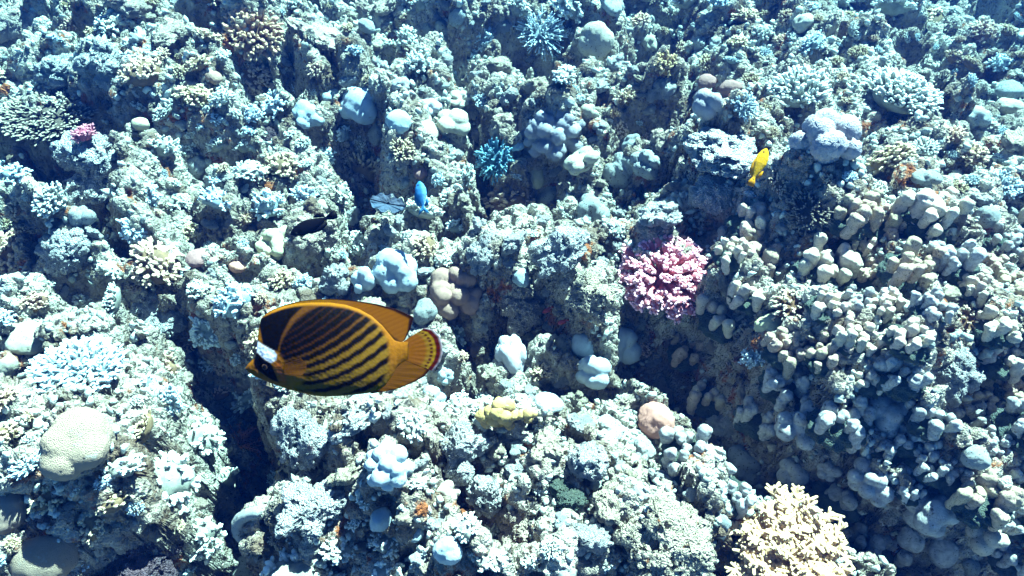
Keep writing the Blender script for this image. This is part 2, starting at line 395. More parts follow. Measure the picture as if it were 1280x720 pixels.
# ground sheet: rows get wider apart with distance, out to the far water
rows = [-.9]
while rows[-1] < 40:
    y = max(rows[-1], .35); dist2 = y * y + CAM_H ** 2
    rows.append(rows[-1] + min(1.5, .00098 * dist2 / CAM_H * (1.0 if y < 4.2 else (y / 4.2) ** 4)))
rows = np.array(rows); NC = 1020
uu = np.linspace(-1, 1, NC); uu = uu * (.72 + .28 * uu ** 4 * 1.0)
hw = 1.45 + .98 * np.clip(rows, 0, 50)
X = (uu[None, :] * hw[:, None]); Y = np.repeat(rows[:, None], NC, 1)
x, y = X.ravel(), Y.ravel()
z0 = big_height(x, y)
zb = z0 + mid_bumps(x, y)
zb = zb - np.clip(y - 6, 0, 50) * .12
V = np.stack([x, y, zb], 1)
nr = len(rows); idx = np.arange(nr * NC).reshape(nr, NC)
Q = np.stack([idx[:-1, :-1], idx[:-1, 1:], idx[1:, 1:], idx[1:, :-1]], -1).reshape(-1, 4)
tag(link('seabed', mesh_np('seabed', V, quads=Q, mat=M['seabed'])), None, None, kind='structure')

# ------------------------------------------------------------------ coral shapes (unit size, standing on z about -0.4)
def rdir(n, r, zmin=-.2):
    out = []
    while len(out) < n:
        v = r.normal(size=3); v /= np.linalg.norm(v)
        if v[2] > zmin: out.append(v)
    return np.array(out)
def fib(n, zmin, r, jit=.12):
    k = np.arange(n) + .5; z = 1 - (1 - zmin) * k / n; ph = k * 2.399963
    s = np.sqrt(1 - z * z); v = np.stack([s * np.cos(ph), s * np.sin(ph), z], 1) + r.normal(size=(n, 3)) * jit
    return v / np.linalg.norm(v, axis=1)[:, None]
def sh_lobed(seed, mat, n=9, lob=(.34, .5), spread=.56, res=5, k=20, rough=.02, flatz=.85):
    r = np.random.default_rng(seed)
    L = [((0, 0, -.05), .55)]
    for d in fib(n, -.25, r, .2): L.append((d * spread * r.uniform(.75, 1.1) * np.array([1, 1, flatz]), r.uniform(*lob) * r.uniform(.85, 1.1)))
    V, T = star_blob(L, res, k, rough, 3, seed)
    b = Bag(); b.add(V, T); return b.mesh('lobed coral', M[mat])
def sh_dome(seed, mat, res=5, rough=.06, sq=.85):
    r = np.random.default_rng(seed)
    V, T = star_blob([((0, 0, 0), .8)] + [(d * .38, r.uniform(.5, .68)) for d in rdir(5, r, -.1)], res, 14, rough, 1.6, seed); V[:, 2] *= sq
    b = Bag(); b.add(V, T); return b.mesh('dome coral', M[mat])
def sh_rock(seed, mat, res=6):
    r = np.random.default_rng(seed); L = [((0, 0, 0), .5)]
    for d in rdir(11, r, -.6): L.append((d * r.uniform(.25, .7) * np.array([1, 1, .75]), r.uniform(.18, .46)))
    V, T = star_blob(L, res, 22, .10, 4, seed)
    b = Bag(); b.add(V, T); return b.mesh('crusted rock', M[mat])
def sh_column(seed, mat, res=5):
    """an upright club with a knobbly head"""
    r = np.random.default_rng(seed); L = []
    for zz, rr in ((-1.9, .5), (-1.5, .52), (-1.15, .5), (-.8, .53), (-.45, .52), (-.1, .56), (.2, .56)):
        L.append(((r.normal() * .08, r.normal() * .08, zz), rr * r.uniform(.88, 1.1)))
    for q in range(5): L.append(((r.choice((-1, 1)) * r.uniform(.15, .35), r.choice((-1, 1)) * r.uniform(.15, .35), r.uniform(-1.1, .1)), r.uniform(.26, .36)))
    for d in fib(r.integers(3, 6), .25, r, .3): L.append((d * .42 + np.array([0, 0, .15]), r.uniform(.28, .42)))
    D, T = ico(res)
    # stretch the probing directions so the long shaft is well sampled
    V, T = star_blob(L, res, 13, .03, 3, seed)
    b = Bag(); b.add(V, T); return b.mesh('coral column', M[mat])
def sh_finger(seed, mat, n=110, ln=.34, rad=.062, up=.5, zmin=-.22, nubs=1, flat=.62, taper=.72, seg=6):
    """cushion of separate stubby fingers"""
    r = np.random.default_rng(seed); b = Bag()
    V, T = star_blob([((0, 0, -.1), .5), ((.2, .1, -.1), .4), ((-.2, -.15, -.1), .4)], 3, 12, .1, 2, seed); V[:, 2] *= flat + .1; b.add(V, T, tip=0.0)
    d = fib(n, zmin, r, .1); base = d * .52 * np.array([1.05, 1.05, flat])
    dr = d * (1 - up) + np.array([0, 0, up]) + r.normal(size=d.shape) * .16; dr /= np.linalg.norm(dr, axis=1)[:, None]
    Ls = ln * r.uniform(.65, 1.3, n); end = base + dr * Ls[:, None]; rr = rad * r.uniform(.8, 1.2, n)
    b.tubes(base, end, rr * 1.15, rr * taper, seg=seg)
    for k in range(nubs):
        q = r.uniform(.35, .85, n); p0 = base + dr * (Ls * q)[:, None]
        sd = np.cross(dr, r.normal(size=dr.shape)); sd /= np.linalg.norm(sd, axis=1)[:, None]
        sd = sd * .8 + dr * .6
        b.tubes(p0, p0 + sd * (ln * .36 * r.uniform(.6, 1.2, n))[:, None], rr * .75, rr * .6, seg=5, rings=2)
    return b.mesh('finger coral', M[mat])
def sh_bushy(seed, mat, n=62, zmin=-.25):
    """open clump of short forked stubs over an uneven core"""
    r = np.random.default_rng(seed); b = Bag()
    L = [((0, 0, -.1), .42)] + [(d * .4 * np.array([1, 1, .7]), r.uniform(.2, .34)) for d in rdir(6, r, -.3)]
    V, T = star_blob(L, 3, 14, .15, 3, seed); b.add(V, T, tip=0.0)
    d = fib(n, zmin, r, .3); j = r.uniform(.35, .62, n)[:, None]; base = d * j * np.array([1, 1, .75])
    dr = d + np.array([0, 0, .35]) + r.normal(size=d.shape) * .35; dr /= np.linalg.norm(dr, axis=1)[:, None]
    Ls = r.uniform(.16, .36, n); end = base + dr * Ls[:, None]; rr = r.uniform(.05, .085, n)
    b.tubes(base, end, rr * 1.1, rr, seg=6, rings=3)
    for k in range(3):
        sd = dr + r.normal(size=dr.shape) * .75; sd /= np.linalg.norm(sd, axis=1)[:, None]
        p0 = base + dr * (Ls * r.uniform(.6, 1.0, n))[:, None]
        b.tubes(p0, p0 + sd * r.uniform(.07, .17, n)[:, None], rr * .85, rr * r.uniform(.55, .95, n), seg=5, rings=2)
    return b.mesh('bushy coral', M[mat])
def sh_cauliflower(seed, mat):
    """branches fan out from the base, every branch crowded with warts"""
    r = np.random.default_rng(seed); b = Bag()
    V, T = star_blob([((0, 0, -.2), .38)], 3, 12, .1, 2, seed); b.add(V, T, tip=0.0)
    n = 104; d = fib(n, -.05, r, .10); base = d * .22 + np.array([0, 0, -.15])
    end = d * np.array([.92, .92, .78]) * r.uniform(.86, 1.05, n)[:, None] + np.array([0, 0, -.12])
    b.tubes(base, end * .88, .035, .065, seg=8, rings=5)
    b.a[-1] = b.a[-1] * .55
    iv, it = ico(1)
    side = np.cross(d, np.array([0, 0, 1.0]) + r.normal(size=d.shape) * .4); side /= np.linalg.norm(side, axis=1)[:, None]
    for i in range(n):
        ax = end[i] - base[i]; L = np.linalg.norm(ax); a = ax / L
        m = 40
        q = r.uniform(.42, 1.0, m) ** .6; ph = r.uniform(0, 6.283, m)
        w2 = np.cross(a, side[i]); wide = .025 + .045 * q ** 2
        c = base[i] + a * (q * L * .93)[:, None] + side[i] * (np.cos(ph) * wide * 1.3)[:, None] + w2 * (np.sin(ph) * wide * .75)[:, None]
        big = q > .93; c = c + a * (big * .03)[:, None]
        rr = r.uniform(.017, .029, m)
        vv = (iv[None] * rr[:, None, None] * r.uniform(.85, 1.2, (m, 1, 3)) + c[:, None, :]).reshape(-1, 3)
        tt = (it[None] + (np.arange(m) * len(iv))[:, None, None]).reshape(-1, 3)
        b.add(vv, tt, tip=np.repeat(np.clip(q * 1.05, 0, 1), len(iv)))
    return b.mesh('cauliflower coral', M[mat])
def sh_staghorn(seed, mat, nm=84, up=.3):
    r = np.random.default_rng(seed); b = Bag()
    V, T = star_blob([((0, 0, -.3), .35)], 3, 12, .1, 2, seed); b.add(V, T, tip=0.0)
    d = fib(nm, .02, r, .12); d = d * np.array([1, 1, .62]) + np.array([0, 0, up * .4]); d /= np.linalg.norm(d, axis=1)[:, None]
    p = np.repeat(np.array([[0, 0, -.22]]), nm, 0) + d * .1
    P0, P1, RA, RB, TA = [], [], [], [], []
    for i in range(nm):
        q = p[i].copy(); dd = d[i].copy(); L = r.uniform(.5, .92); st = 6
        for s in range(st):
            nd = dd + r.normal(size=3) * .13 + np.array([0, 0, .05]); nd /= np.linalg.norm(nd)
            e = q + nd * L / st; ra = .048 * (1 - .45 * s / st); rb = .048 * (1 - .45 * (s + 1) / st)
            P0.append(q); P1.append(e); RA.append(ra); RB.append(rb); TA.append((s + 1) / st)
            for k in range(9 if s > 1 else 3):
                sd = r.normal(size=3); sd -= nd * (sd @ nd) ; sd /= np.linalg.norm(sd); sd = sd * .8 + nd * .75 + np.array([0, 0, .15]); sd /= np.linalg.norm(sd)
                c = q + nd * (L / st) * r.uniform(0, 1); ll = r.uniform(.06, .19)
                P0.append(c); P1.append(c + sd * ll); RA.append(.029); RB.append(.021); TA.append(.5 + .5 * (s + 1) / st)
                if r.uniform() < .5:
                    s2 = sd + r.normal(size=3) * .6; s2 /= np.linalg.norm(s2); c2 = c + sd * ll * .5
                    P0.append(c2); P1.append(c2 + s2 * .07); RA.append(.026); RB.append(.015); TA.append(.6 + .4 * (s + 1) / st)
            q, dd = e, nd
    V, Q, T, tip = tubes(P0, P1, np.array(RA), np.array(RB), seg=6, rings=2)
    per = len(V) // len(P0); ta = np.repeat(np.array(TA), per)
    b.add(V, T, Q, tip=np.clip(ta * (.55 + .45 * tip), 0, 1))
    return b.mesh('staghorn coral', M[mat])
def sh_fire(seed, mat):
    r = np.random.default_rng(seed); b = Bag()
    specs = [((-.85, 0, .1), .26), ((-.6, .1, .25), .28), ((-.35, .05, .45), .28), ((-.1, -.05, .35), .3), ((-.3, .3, .55), .26), ((.05, .3, .5), .24), ((.3, 0, .3), .17), ((.55, .05, .32), .16),
             ((.8, .05, .38), .2), ((.98, .1, .3), .17), ((.85, -.1, .2), .15), ((-.75, -.2, -.1), .2), ((.05, -.1, 0), .24), ((.15, -.25, -.2), .17), ((-.1, -.1, -.35), .22), ((-.45, -.15, .1), .24)]
    for i, (c, rr) in enumerate(specs):
        V, T = star_blob([((0, 0, 0), rr)] + [(d * rr * .65, rr * r.uniform(.42, .6)) for d in rdir(7, r, -.6)], 4, 40, .04, 3, seed + i); b.add(V + np.array(c), T)
    b.tubes([(-.1, -.05, -.8), (-.1, 0, -.4), (-.1, 0, -.1), (-.2, 0, 0), (0, 0, 0)], [(-.1, 0, -.4), (-.1, 0, 0), (.4, 0, .3), (-.7, 0, .1), (-.2, .1, .4)], .2, .17, seg=10)
    return b.mesh('fire coral', M[mat])
def sh_weed(seed, mat):
    r = np.random.default_rng(seed); b = Bag(); P0, P1 = [], []
    for i in range(26):
        d = rdir(1, r, .1)[0]; q = d * .15; 
        for s in range(5):
            d = d + r.normal(size=3) * .2; d /= np.linalg.norm(d); e = q + d * .2; P0.append(q); P1.append(e)
            for k in range(3):
                sd = d + r.normal(size=3) * .8; sd /= np.linalg.norm(sd); P0.append(e); P1.append(e + sd * .12)
            q = e
    b.tubes(P0, P1, .022, .014, seg=5, rings=2)
    return b.mesh('weed', M[mat])
def sh_tube(mat):
    """a bent finger lying on the rock"""
    pts = [(-.9, -.5, -.3), (-.85, -.1, .0), (-.65, .3, .12), (-.25, .5, .16), (.25, .55, .12), (.7, .5, .05)]
    V, T = star_blob([((0, 0, 0), .3)], 3); b = Bag(); b.tubes(pts[:-1], pts[1:], .27, .27, seg=14, rings=4)
    return b.mesh('bent coral', M[mat])

# ------------------------------------------------------------------ named growths: kind, seed, material, x, y, half width, height ratio, lift, object name, label, category, short name
HERO = []
def hero(shape, seed, mat, px, py, r, ratio, name, label, cat, short, lift=.3, tilt=1.0, **kw):
    c, R = stand(px, py, r, lift)
    fn = {'lobed': sh_lobed, 'dome': sh_dome, 'rock': sh_rock, 'finger': sh_finger, 'bushy': sh_bushy, 'cauliflower': sh_cauliflower, 'staghorn': sh_staghorn, 'fire': sh_fire, 'weed': sh_weed}.get(shape)
    me = sh_tube(mat) if shape == 'tube' else fn(seed, mat, **kw)
    sx, sy = slope(c.x, c.y); k = .45 * tilt
    o = link(name, me, None, c, (max(-.6, min(.6, sy * k)), max(-.6, min(.6, -sx * k)), 0), (R, R, R * ratio))
    tag(o, label, cat); o['short'] = short
    HERO.append((px, py, r, short))
    return o
# --- around the fish and the middle of the reef
hero('lobed', 1, 'blue_lobe', 495, 342, 33, .95, 'boulder_coral', 'big pale blue lumpy boulder coral just above the striped fish', 'coral', 'big pale blue boulder coral', n=8, res=6)
hero('lobed', 2, 'blue_lobe', 452, 354, 18, 1.4, 'boulder_coral', 'narrow pale blue coral lobe at the side of the big lumpy boulder above the fish', 'coral', 'narrow blue coral lobe', n=5, lift=.5)
hero('lobed', 3, 'tan_lobe', 568, 366, 36, .95, 'boulder_coral', 'tan brown knobbly boulder coral above the tail of the striped fish', 'coral', 'tan knobbly boulder coral', n=16, lob=(.24, .36), spread=.72, res=6)
hero('cauliflower', 4, 'pink', 830, 344, 70, .62, 'cauliflower_coral', 'pink cauliflower coral with crowded warty branches, the only big pink one', 'coral', 'pink cauliflower coral', lift=.3, tilt=.5)
hero('lobed', 5, 'grey_lobe', 738, 266, 27, 1.0, 'boulder_coral', 'cluster of smooth grey blue balls above and left of the pink cauliflower coral', 'coral', 'grey blue ball cluster', n=6, lob=(.4, .5))
hero('lobed', 6, 'lilac_lobe', 640, 447, 24, 1.75, 'boulder_coral', 'tall lilac white column of fused lumps right of the striped fish tail', 'coral', 'tall lilac lumpy column', n=14, lob=(.26, .38), lift=.7, res=6)
hero('lobed', 7, 'blue_lobe', 741, 466, 25, 1.3, 'boulder_coral', 'pale blue lumpy coral in front of the blue capped corals', 'coral', 'pale blue lumpy coral', n=9, lift=.6, res=5)
hero('dome', 8, 'blue_lobe', 731, 431, 19, .8, 'capped_coral', 'smaller of two blue capped corals below the pink cauliflower coral', 'coral', 'smaller blue capped coral', lift=.4)
hero('lobed', 9, 'blue_lobe', 774, 432, 26, 1.0, 'capped_coral', 'larger blue capped coral on a dark stalk below the pink cauliflower coral', 'coral', 'larger blue capped coral', n=5, lob=(.42, .55), lift=.6)
hero('lobed', 10, 'brown_lobe', 596, 436, 13, .9, 'boulder_coral', 'small dark brown lobed coral in the shaded gap beside the fish tail', 'coral', 'small dark brown lobes', n=6)
hero('lobed', 11, 'blue_lobe', 556, 470, 17, 1.1, 'boulder_coral', 'small blue bumpy coral half hidden by the striped fish tail', 'coral', 'small blue bumpy coral', n=14, lob=(.22, .3))
hero('dome', 12, 'grey_lobe', 530, 392, 15, 1.5, 'stub_coral', 'grey speckled stub coral behind the rear of the striped fish', 'coral', 'grey speckled stub', lift=.5)
hero('rock', 13, 'cream_rock', 643, 380, 38, .7, 'crusted_rock', 'pale crusted rock left of the two small red fish', 'rock', 'pale rock by red fish')
hero('rock', 14, 'cream_rock', 738, 376, 36, .75, 'crusted_rock', 'pale crusted rock between the small red fish and the pink coral', 'rock', 'rock beside pink coral')
hero('rock', 15, 'rock', 700, 320, 44, .5, 'crusted_rock', 'long tilted crusted slab left of the pink cauliflower coral', 'rock', 'long tilted slab')
hero('dome', 16, 'blue_lobe', 650, 347, 13, .8, 'dome_coral', 'small smooth blue dome coral amid the pale central rocks', 'coral', 'small smooth blue dome', lift=.4)
hero('rock', 17, 'rock', 822, 268, 36, .6, 'crusted_rock', 'broad pale granular rock above the pink cauliflower coral', 'rock', 'pale granular rock')
hero('rock', 18, 'rock', 600, 322, 30, .55, 'crusted_rock', 'low flat rock under the dark central cleft', 'rock', 'flat rock below the cleft')
hero('dome', 19, 'yellow_lobe', 669, 222, 14, .95, 'dome_coral', 'small smooth yellowish ball coral right of the blue bushy coral', 'coral', 'yellowish ball coral', lift=.6)
hero('finger', 20, 'deep_blue', 619, 200, 28, .9, 'bushy_coral', 'deep blue bushy coral above the dark central cleft', 'coral', 'deep blue bushy coral', n=80, up=.2, ln=.42, rad=.05)
hero('lobed', 21, 'cream_lobe', 729, 203, 26, .75, 'brain_coral', 'cream brain coral of thick curled lobes above the grey blue ball cluster', 'coral', 'cream curled lobes', n=5, lob=(.4, .52), spread=.7, res=6)
hero('lobed', 22, 'purple_lobe', 690, 166, 42, .75, 'knobbly_coral', 'wide lilac grey colony of small knobs above the cream curled lobes', 'coral', 'lilac grey knob colony', n=34, lob=(.16, .24), spread=.8, res=6, k=40)
hero('lobed', 23, 'grey_lobe', 777, 216, 24, 1.5, 'boulder_coral', 'slanting grey crusted lobe beside the cream curled lobes', 'coral', 'slanting grey lobe', n=4, lift=.5, rough=.06)
hero('lobed', 24, 'grey_lobe', 809, 205, 23, 1.5, 'boulder_coral', 'dark grey lobe in the shade under the left end of the pale ledge', 'coral', 'shaded grey lobe', n=5, lift=.5, rough=.06)
hero('lobed', 25, 'cream_lobe', 745, 54, 27, .95, 'boulder_coral', 'round pale ball coral with deep folds standing out at the top of the reef', 'coral', 'round folded ball coral', n=5, lob=(.5, .6), spread=.45, res=6, lift=.8)
hero('finger', 26, 'blue_finger', 676, 42, 30, .8, 'finger_coral', 'blue grey fan of fine spiky fingers left of the round folded ball coral', 'coral', 'spiky blue fan coral', n=130, up=.1, ln=.5, rad=.036)
hero('bushy', 27, 'orange_finger', 831, 80, 19, .9, 'bushy_coral', 'small ochre bushy coral right of the round folded ball coral', 'coral', 'small ochre bushy coral')
hero('lobed', 28, 'blue_lobe', 452, 133, 28, .7, 'boulder_coral', 'low pale blue lumpy coral behind the small grey fish', 'coral', 'low pale blue lumps', n=9)
hero('lobed', 29, 'blue_lobe', 385, 146, 25, .7, 'boulder_coral', 'pale blue bubbly coral left of the small grey fish', 'coral', 'pale blue bubbly coral', n=15, lob=(.22, .32))
hero('lobed', 30, 'blue_lobe', 415, 122, 14, .7, 'boulder_coral', 'small arched blue coral above the small grey fish', 'coral', 'small arched blue coral', n=4)
hero('dome', 31, 'blue_lobe', 499, 154, 19, .75, 'dome_coral', 'smooth blue hump coral just right of the low pale blue lumps', 'coral', 'smooth blue hump')
hero('lobed', 32, 'cream_lobe', 567, 155, 23, .7, 'brain_coral', 'smooth cream brain coral with one groove, in the upper middle', 'coral', 'smooth cream brain coral', n=4, lob=(.5, .6))
hero('dome', 33, 'cream_lobe', 532, 160, 20, .55, 'dome_coral', 'flat cream hump joining the smooth cream brain coral', 'coral', 'flat cream hump')
hero('lobed', 34, 'lilac_lobe', 538, 134, 17, .9, 'boulder_coral', 'lilac grey fuzzy lump behind the flat cream hump', 'coral', 'lilac grey lump', n=6, rough=.06)
hero('lobed', 35, 'cream_lobe', 572, 127, 20, .75, 'knobbly_coral', 'cream colony of small round knobs above the smooth cream brain coral', 'coral', 'cream knob colony', n=22, lob=(.18, .26), spread=.75)
hero('lobed', 36, 'grey_lobe', 556, 42, 18, 1.3, 'finger_lobe_coral', 'group of thick upright grey lobes near the top edge', 'coral', 'thick upright grey lobes', n=6, lob=(.3, .38), spread=.7, lift=.6)
hero('dome', 37, 'grey_lobe', 458, 33, 12, .9, 'dome_coral', 'single dull grey ball coral in shade near the top edge', 'coral', 'dull grey ball', lift=.6)
hero('dome', 38, 'grey_lobe', 572, 22, 12, .9, 'dome_coral', 'small grey double knob right above the thick upright lobes', 'coral', 'grey double knob', lift=.6)
hero('lobed', 39, 'cream_lobe', 735, 140, 15, 1.0, 'brain_coral', 'pale curved thumb of coral right of the lilac grey knob colony', 'coral', 'pale curved thumb', n=4)
hero('bushy', 40, 'orange_finger', 769, 142, 9, 1.1, 'bushy_coral', 'tiny orange coral sprig right of the pale curved thumb', 'coral', 'tiny orange sprig')
hero('dome', 41, 'tan_lobe', 526, 216, 9, .8, 'dome_coral', 'tiny tan ball coral just above the blue fish', 'coral', 'tiny tan ball')
# --- centre foreground
hero('lobed', 42, 'blue_lobe', 484, 585, 33, .95, 'boulder_coral', 'pale blue lumpy ball coral below the striped fish', 'coral', 'blue lumpy ball coral', n=13, lob=(.26, .38), spread=.68, res=6, lift=.5)
hero('dome', 43, 'blue_lobe', 476, 648, 16, 1.0, 'dome_coral', 'smooth round blue ball below the pale blue lumpy ball coral', 'coral', 'smooth round blue ball', lift=.5)
hero('dome', 44, 'blue_lobe', 521, 668, 10, 1.0, 'dome_coral', 'little smooth blue ball at the foot of the reef, smallest of its kind', 'coral', 'little blue ball', lift=.5)
hero('dome', 45, 'blue_lobe', 561, 688, 19, 1.3, 'stub_coral', 'blunt bluish stub coral at the bottom edge of the reef', 'coral', 'blunt bluish stub', lift=.6)
hero('lobed', 46, 'cream_lobe', 557, 618, 20, 1.25, 'knobbly_coral', 'cream orange knobbly coral right of the pale blue lumpy ball coral', 'coral', 'cream orange knobbly coral', n=18, lob=(.2, .3), spread=.72)
hero('rock', 47, 'rock', 612, 622, 34, 1.1, 'crusted_rock', 'tall bluish white crusted rock below the yellow fire coral', 'rock', 'tall bluish rock', lift=.4)
hero('rock', 48, 'rock', 575, 560, 38, .75, 'crusted_rock', 'white crusted rock left of the yellow fire coral', 'rock', 'rock left of fire coral')
hero('fire', 49, 'fire', 632, 522, 33, .9, 'fire_coral', 'yellow fire coral with knobbly arms, the only bright yellow one', 'coral', 'yellow fire coral', lift=.7)
hero('dome', 50, 'blue_lobe', 687, 504, 20, .65, 'dome_coral', 'smooth oval blue coral right of the yellow fire coral', 'coral', 'smooth oval blue coral')
hero('dome', 51, 'pink_dome', 822, 527, 25, 1.0, 'dome_coral', 'salmon pink dotted dome coral at the brink of the dark gully', 'coral', 'salmon pink dome', sq=.95, res=6, lift=.7)
hero('lobed', 52, 'white_lobe', 762, 535, 21, .7, 'crusted_coral', 'low white lump coral left of the salmon pink dome', 'coral', 'low white lump', n=8, rough=.08)
hero('rock', 53, 'rock', 731, 577, 33, 1.0, 'crusted_rock', 'bright white crusted rock below and left of the salmon pink dome', 'rock', 'bright white rock')
hero('lobed', 54, 'white_lobe', 800, 563, 22, .9, 'crusted_coral', 'bluish white knob below the salmon pink dome', 'coral', 'bluish white knob', n=6, rough=.08)
hero('rock', 55, 'green_rock', 710, 621, 24, .9, 'crusted_rock', 'dark green crusted lump among white rocks', 'rock', 'dark green lump')
hero('lobed', 56, 'blue_lobe', 541, 498, 17, 1.1, 'boulder_coral', 'blue coral lump under the belly end of the striped fish', 'coral', 'blue lump under fish', n=6)
hero('rock', 57, 'cream_rock', 835, 690, 76, .55, 'crusted_rock', 'broad bright granular rock at the bottom edge, beside the cream staghorn', 'rock', 'broad granular rock', lift=.15)
hero('rock', 58, 'cream_rock', 655, 660, 36, .8, 'crusted_rock', 'cream crusted rock below the tall bluish rock', 'rock', 'cream bottom rock')
hero('tube', 0, 'white_lobe', 312, 658, 27, .9, 'bent_coral', 'white bent finger coral at the edge of the dark gully', 'coral', 'white bent finger', lift=.4)
hero('dome', 59, 'white_lobe', 305, 712, 20, .8, 'dome_coral', 'smooth white hump below the white bent finger', 'coral', 'smooth white hump')
hero('rock', 60, 'rock', 385, 640, 48, .65, 'crusted_rock', 'wide white crusted boulder right of the white bent finger', 'rock', 'wide white boulder')
hero('rock', 61, 'rock', 370, 545, 50, .5, 'crusted_rock', 'bright granular slab directly below the snout of the striped fish', 'rock', 'granular slab below fish')
hero('rock', 62, 'rock', 440, 520, 40, .5, 'crusted_rock', 'bright granular rock directly below the belly of the striped fish', 'rock', 'granular rock below belly')
hero('rock', 123, 'cream_rock', 392, 294, 36, .8, 'crusted_rock', 'pale rock behind the slim black fish', 'rock', 'rock behind black fish', lift=1.1)
# --- left bank
hero('lobed', 63, 'beige_brain', 93, 556, 46, .8, 'brain_coral', 'cream brain coral of big smooth lobes on the left bank', 'coral', 'big cream brain coral', n=6, lob=(.5, .62), spread=.46, res=6, lift=.9, k=26)
hero('dome', 64, 'beige_brain', 12, 642, 27, .7, 'dome_coral', 'smooth cream slab coral at the edge below the big cream brain coral', 'coral', 'smooth cream slab')
hero('dome', 65, 'beige_brain', 60, 700, 38, .7, 'dome_coral', 'dull ridged dome coral in the bottom corner of the left bank', 'coral', 'dull ridged dome')
hero('rock', 66, 'plum_rock', 170, 700, 58, .6, 'crusted_rock', 'dark plum crusted rock at the bottom of the left bank', 'rock', 'dark plum rock', lift=.7)
hero('weed', 67, 'weed', 300, 558, 26, 1.0, 'weed_tuft', 'feathery red brown weed tuft in the dark gully', 'weed', 'red brown weed', lift=.2)
hero('finger', 68, 'blue_finger', 95, 465, 84, .5, 'finger_coral', 'wide bluish white cushion of stubby fingers on the left bank', 'coral', 'wide bluish finger cushion', n=330, ln=.18, rad=.030, up=.6, lift=.2, tilt=.3)
hero('dome', 69, 'cream_lobe', 36, 424, 26, .8, 'dome_coral', 'cream round coral above the wide bluish finger cushion', 'coral', 'cream round coral')
hero('dome', 70, 'cream_lobe', 8, 456, 17, .95, 'dome_coral', 'cream ball coral at the edge beside the wide bluish finger cushion', 'coral', 'cream edge ball')
hero('rock', 71, 'rock', 196, 402, 42, .6, 'crusted_rock', 'white crusted slab left of the striped fish', 'rock', 'white slab left of fish')
hero('dome', 72, 'tan_lobe', 248, 324, 17, .75, 'dome_coral', 'round pale tan dome left of the small pinkish dome', 'coral', 'round pale tan dome')
hero('dome', 73, 'pink_dome', 296, 333, 13, .85, 'dome_coral', 'small pinkish dome coral above the striped fish', 'coral', 'small pinkish dome')
hero('lobed', 74, 'yellow_lobe', 345, 308, 32, .9, 'knobbly_coral', 'olive yellow knobbly coral below the black fish', 'coral', 'olive yellow knobs', n=26, lob=(.18, .28), spread=.75, rough=.05)
hero('rock', 75, 'rock', 420, 352, 24, 1.0, 'crusted_rock', 'rounded grey crusted lump above the back of the striped fish', 'rock', 'grey lump above fish')
hero('lobed', 76, 'white_lobe', 98, 272, 17, 1.3, 'stub_coral', 'white stubby finger coral on the left bank', 'coral', 'white stubby finger', n=4, lift=.6)
hero('rock', 77, 'rock', 130, 205, 62, .6, 'crusted_rock', 'big pale crusted boulder under the rose bushy coral', 'rock', 'big crusted boulder', lift=.2)
hero('rock', 78, 'rock', 82, 320, 40, .7, 'crusted_rock', 'pale crusted rock below the white stubby finger', 'rock', 'rock below stubby finger')
hero('bushy', 79, 'rose', 106, 168, 19, .8, 'bushy_coral', 'rose red bushy coral on top of the big crusted boulder', 'coral', 'rose bushy coral', lift=1.1)
hero('dome', 80, 'yellow_lobe', 176, 156, 12, .8, 'dome_coral', 'small yellowish hump right of the rose bushy coral', 'coral', 'small yellowish hump', lift=.5)
hero('finger', 81, 'dark_finger', 62, 142, 84, .34, 'finger_coral', 'wide dark thicket of fine fingers above the rose bushy coral', 'coral', 'wide dark thicket', n=360, ln=.22, rad=.022, up=.6, lift=.2, tilt=.15)
hero('rock', 82, 'rock', 77, 88, 36, .7, 'crusted_rock', 'round bluish boulder above the wide dark thicket', 'rock', 'round bluish boulder')
hero('rock', 83, 'rock', 128, 78, 34, .8, 'crusted_rock', 'shaded lumpy boulder right of the round bluish boulder', 'rock', 'shaded lumpy boulder')
hero('finger', 84, 'orange_finger', 318, 42, 44, .7, 'finger_coral', 'large ochre finger coral near the top, biggest ochre colony', 'coral', 'large ochre finger coral', n=120, ln=.3, rad=.06)
hero('bushy', 85, 'tan_finger', 320, 98, 26, .8, 'bushy_coral', 'tan bushy coral below the large ochre finger coral', 'coral', 'tan bushy coral')
hero('dome', 86, 'tan_lobe', 267, 97, 10, .9, 'dome_coral', 'small tan ball left of the tan bushy coral', 'coral', 'small tan ball', lift=.6)
hero('rock', 87, 'plum_rock', 335, 168, 1 + 18, .6, 'crusted_rock', 'dull plum rock below the pale blue bubbly coral', 'rock', 'dull plum rock')
hero('rock', 120, 'cream_rock', 30, 28, 44, .35, 'crusted_rock', 'flat pale slab in the upper left corner', 'rock', 'corner slab')
hero('rock', 121, 'cream_rock', 218, 38, 30, .35, 'crusted_rock', 'flat pale slab left of the large ochre finger coral', 'rock', 'slab by ochre coral')
hero('rock', 122, 'cream_rock', 398, 42, 36, .35, 'crusted_rock', 'flat pale slab right of the large ochre finger coral', 'rock', 'slab right of ochre coral')
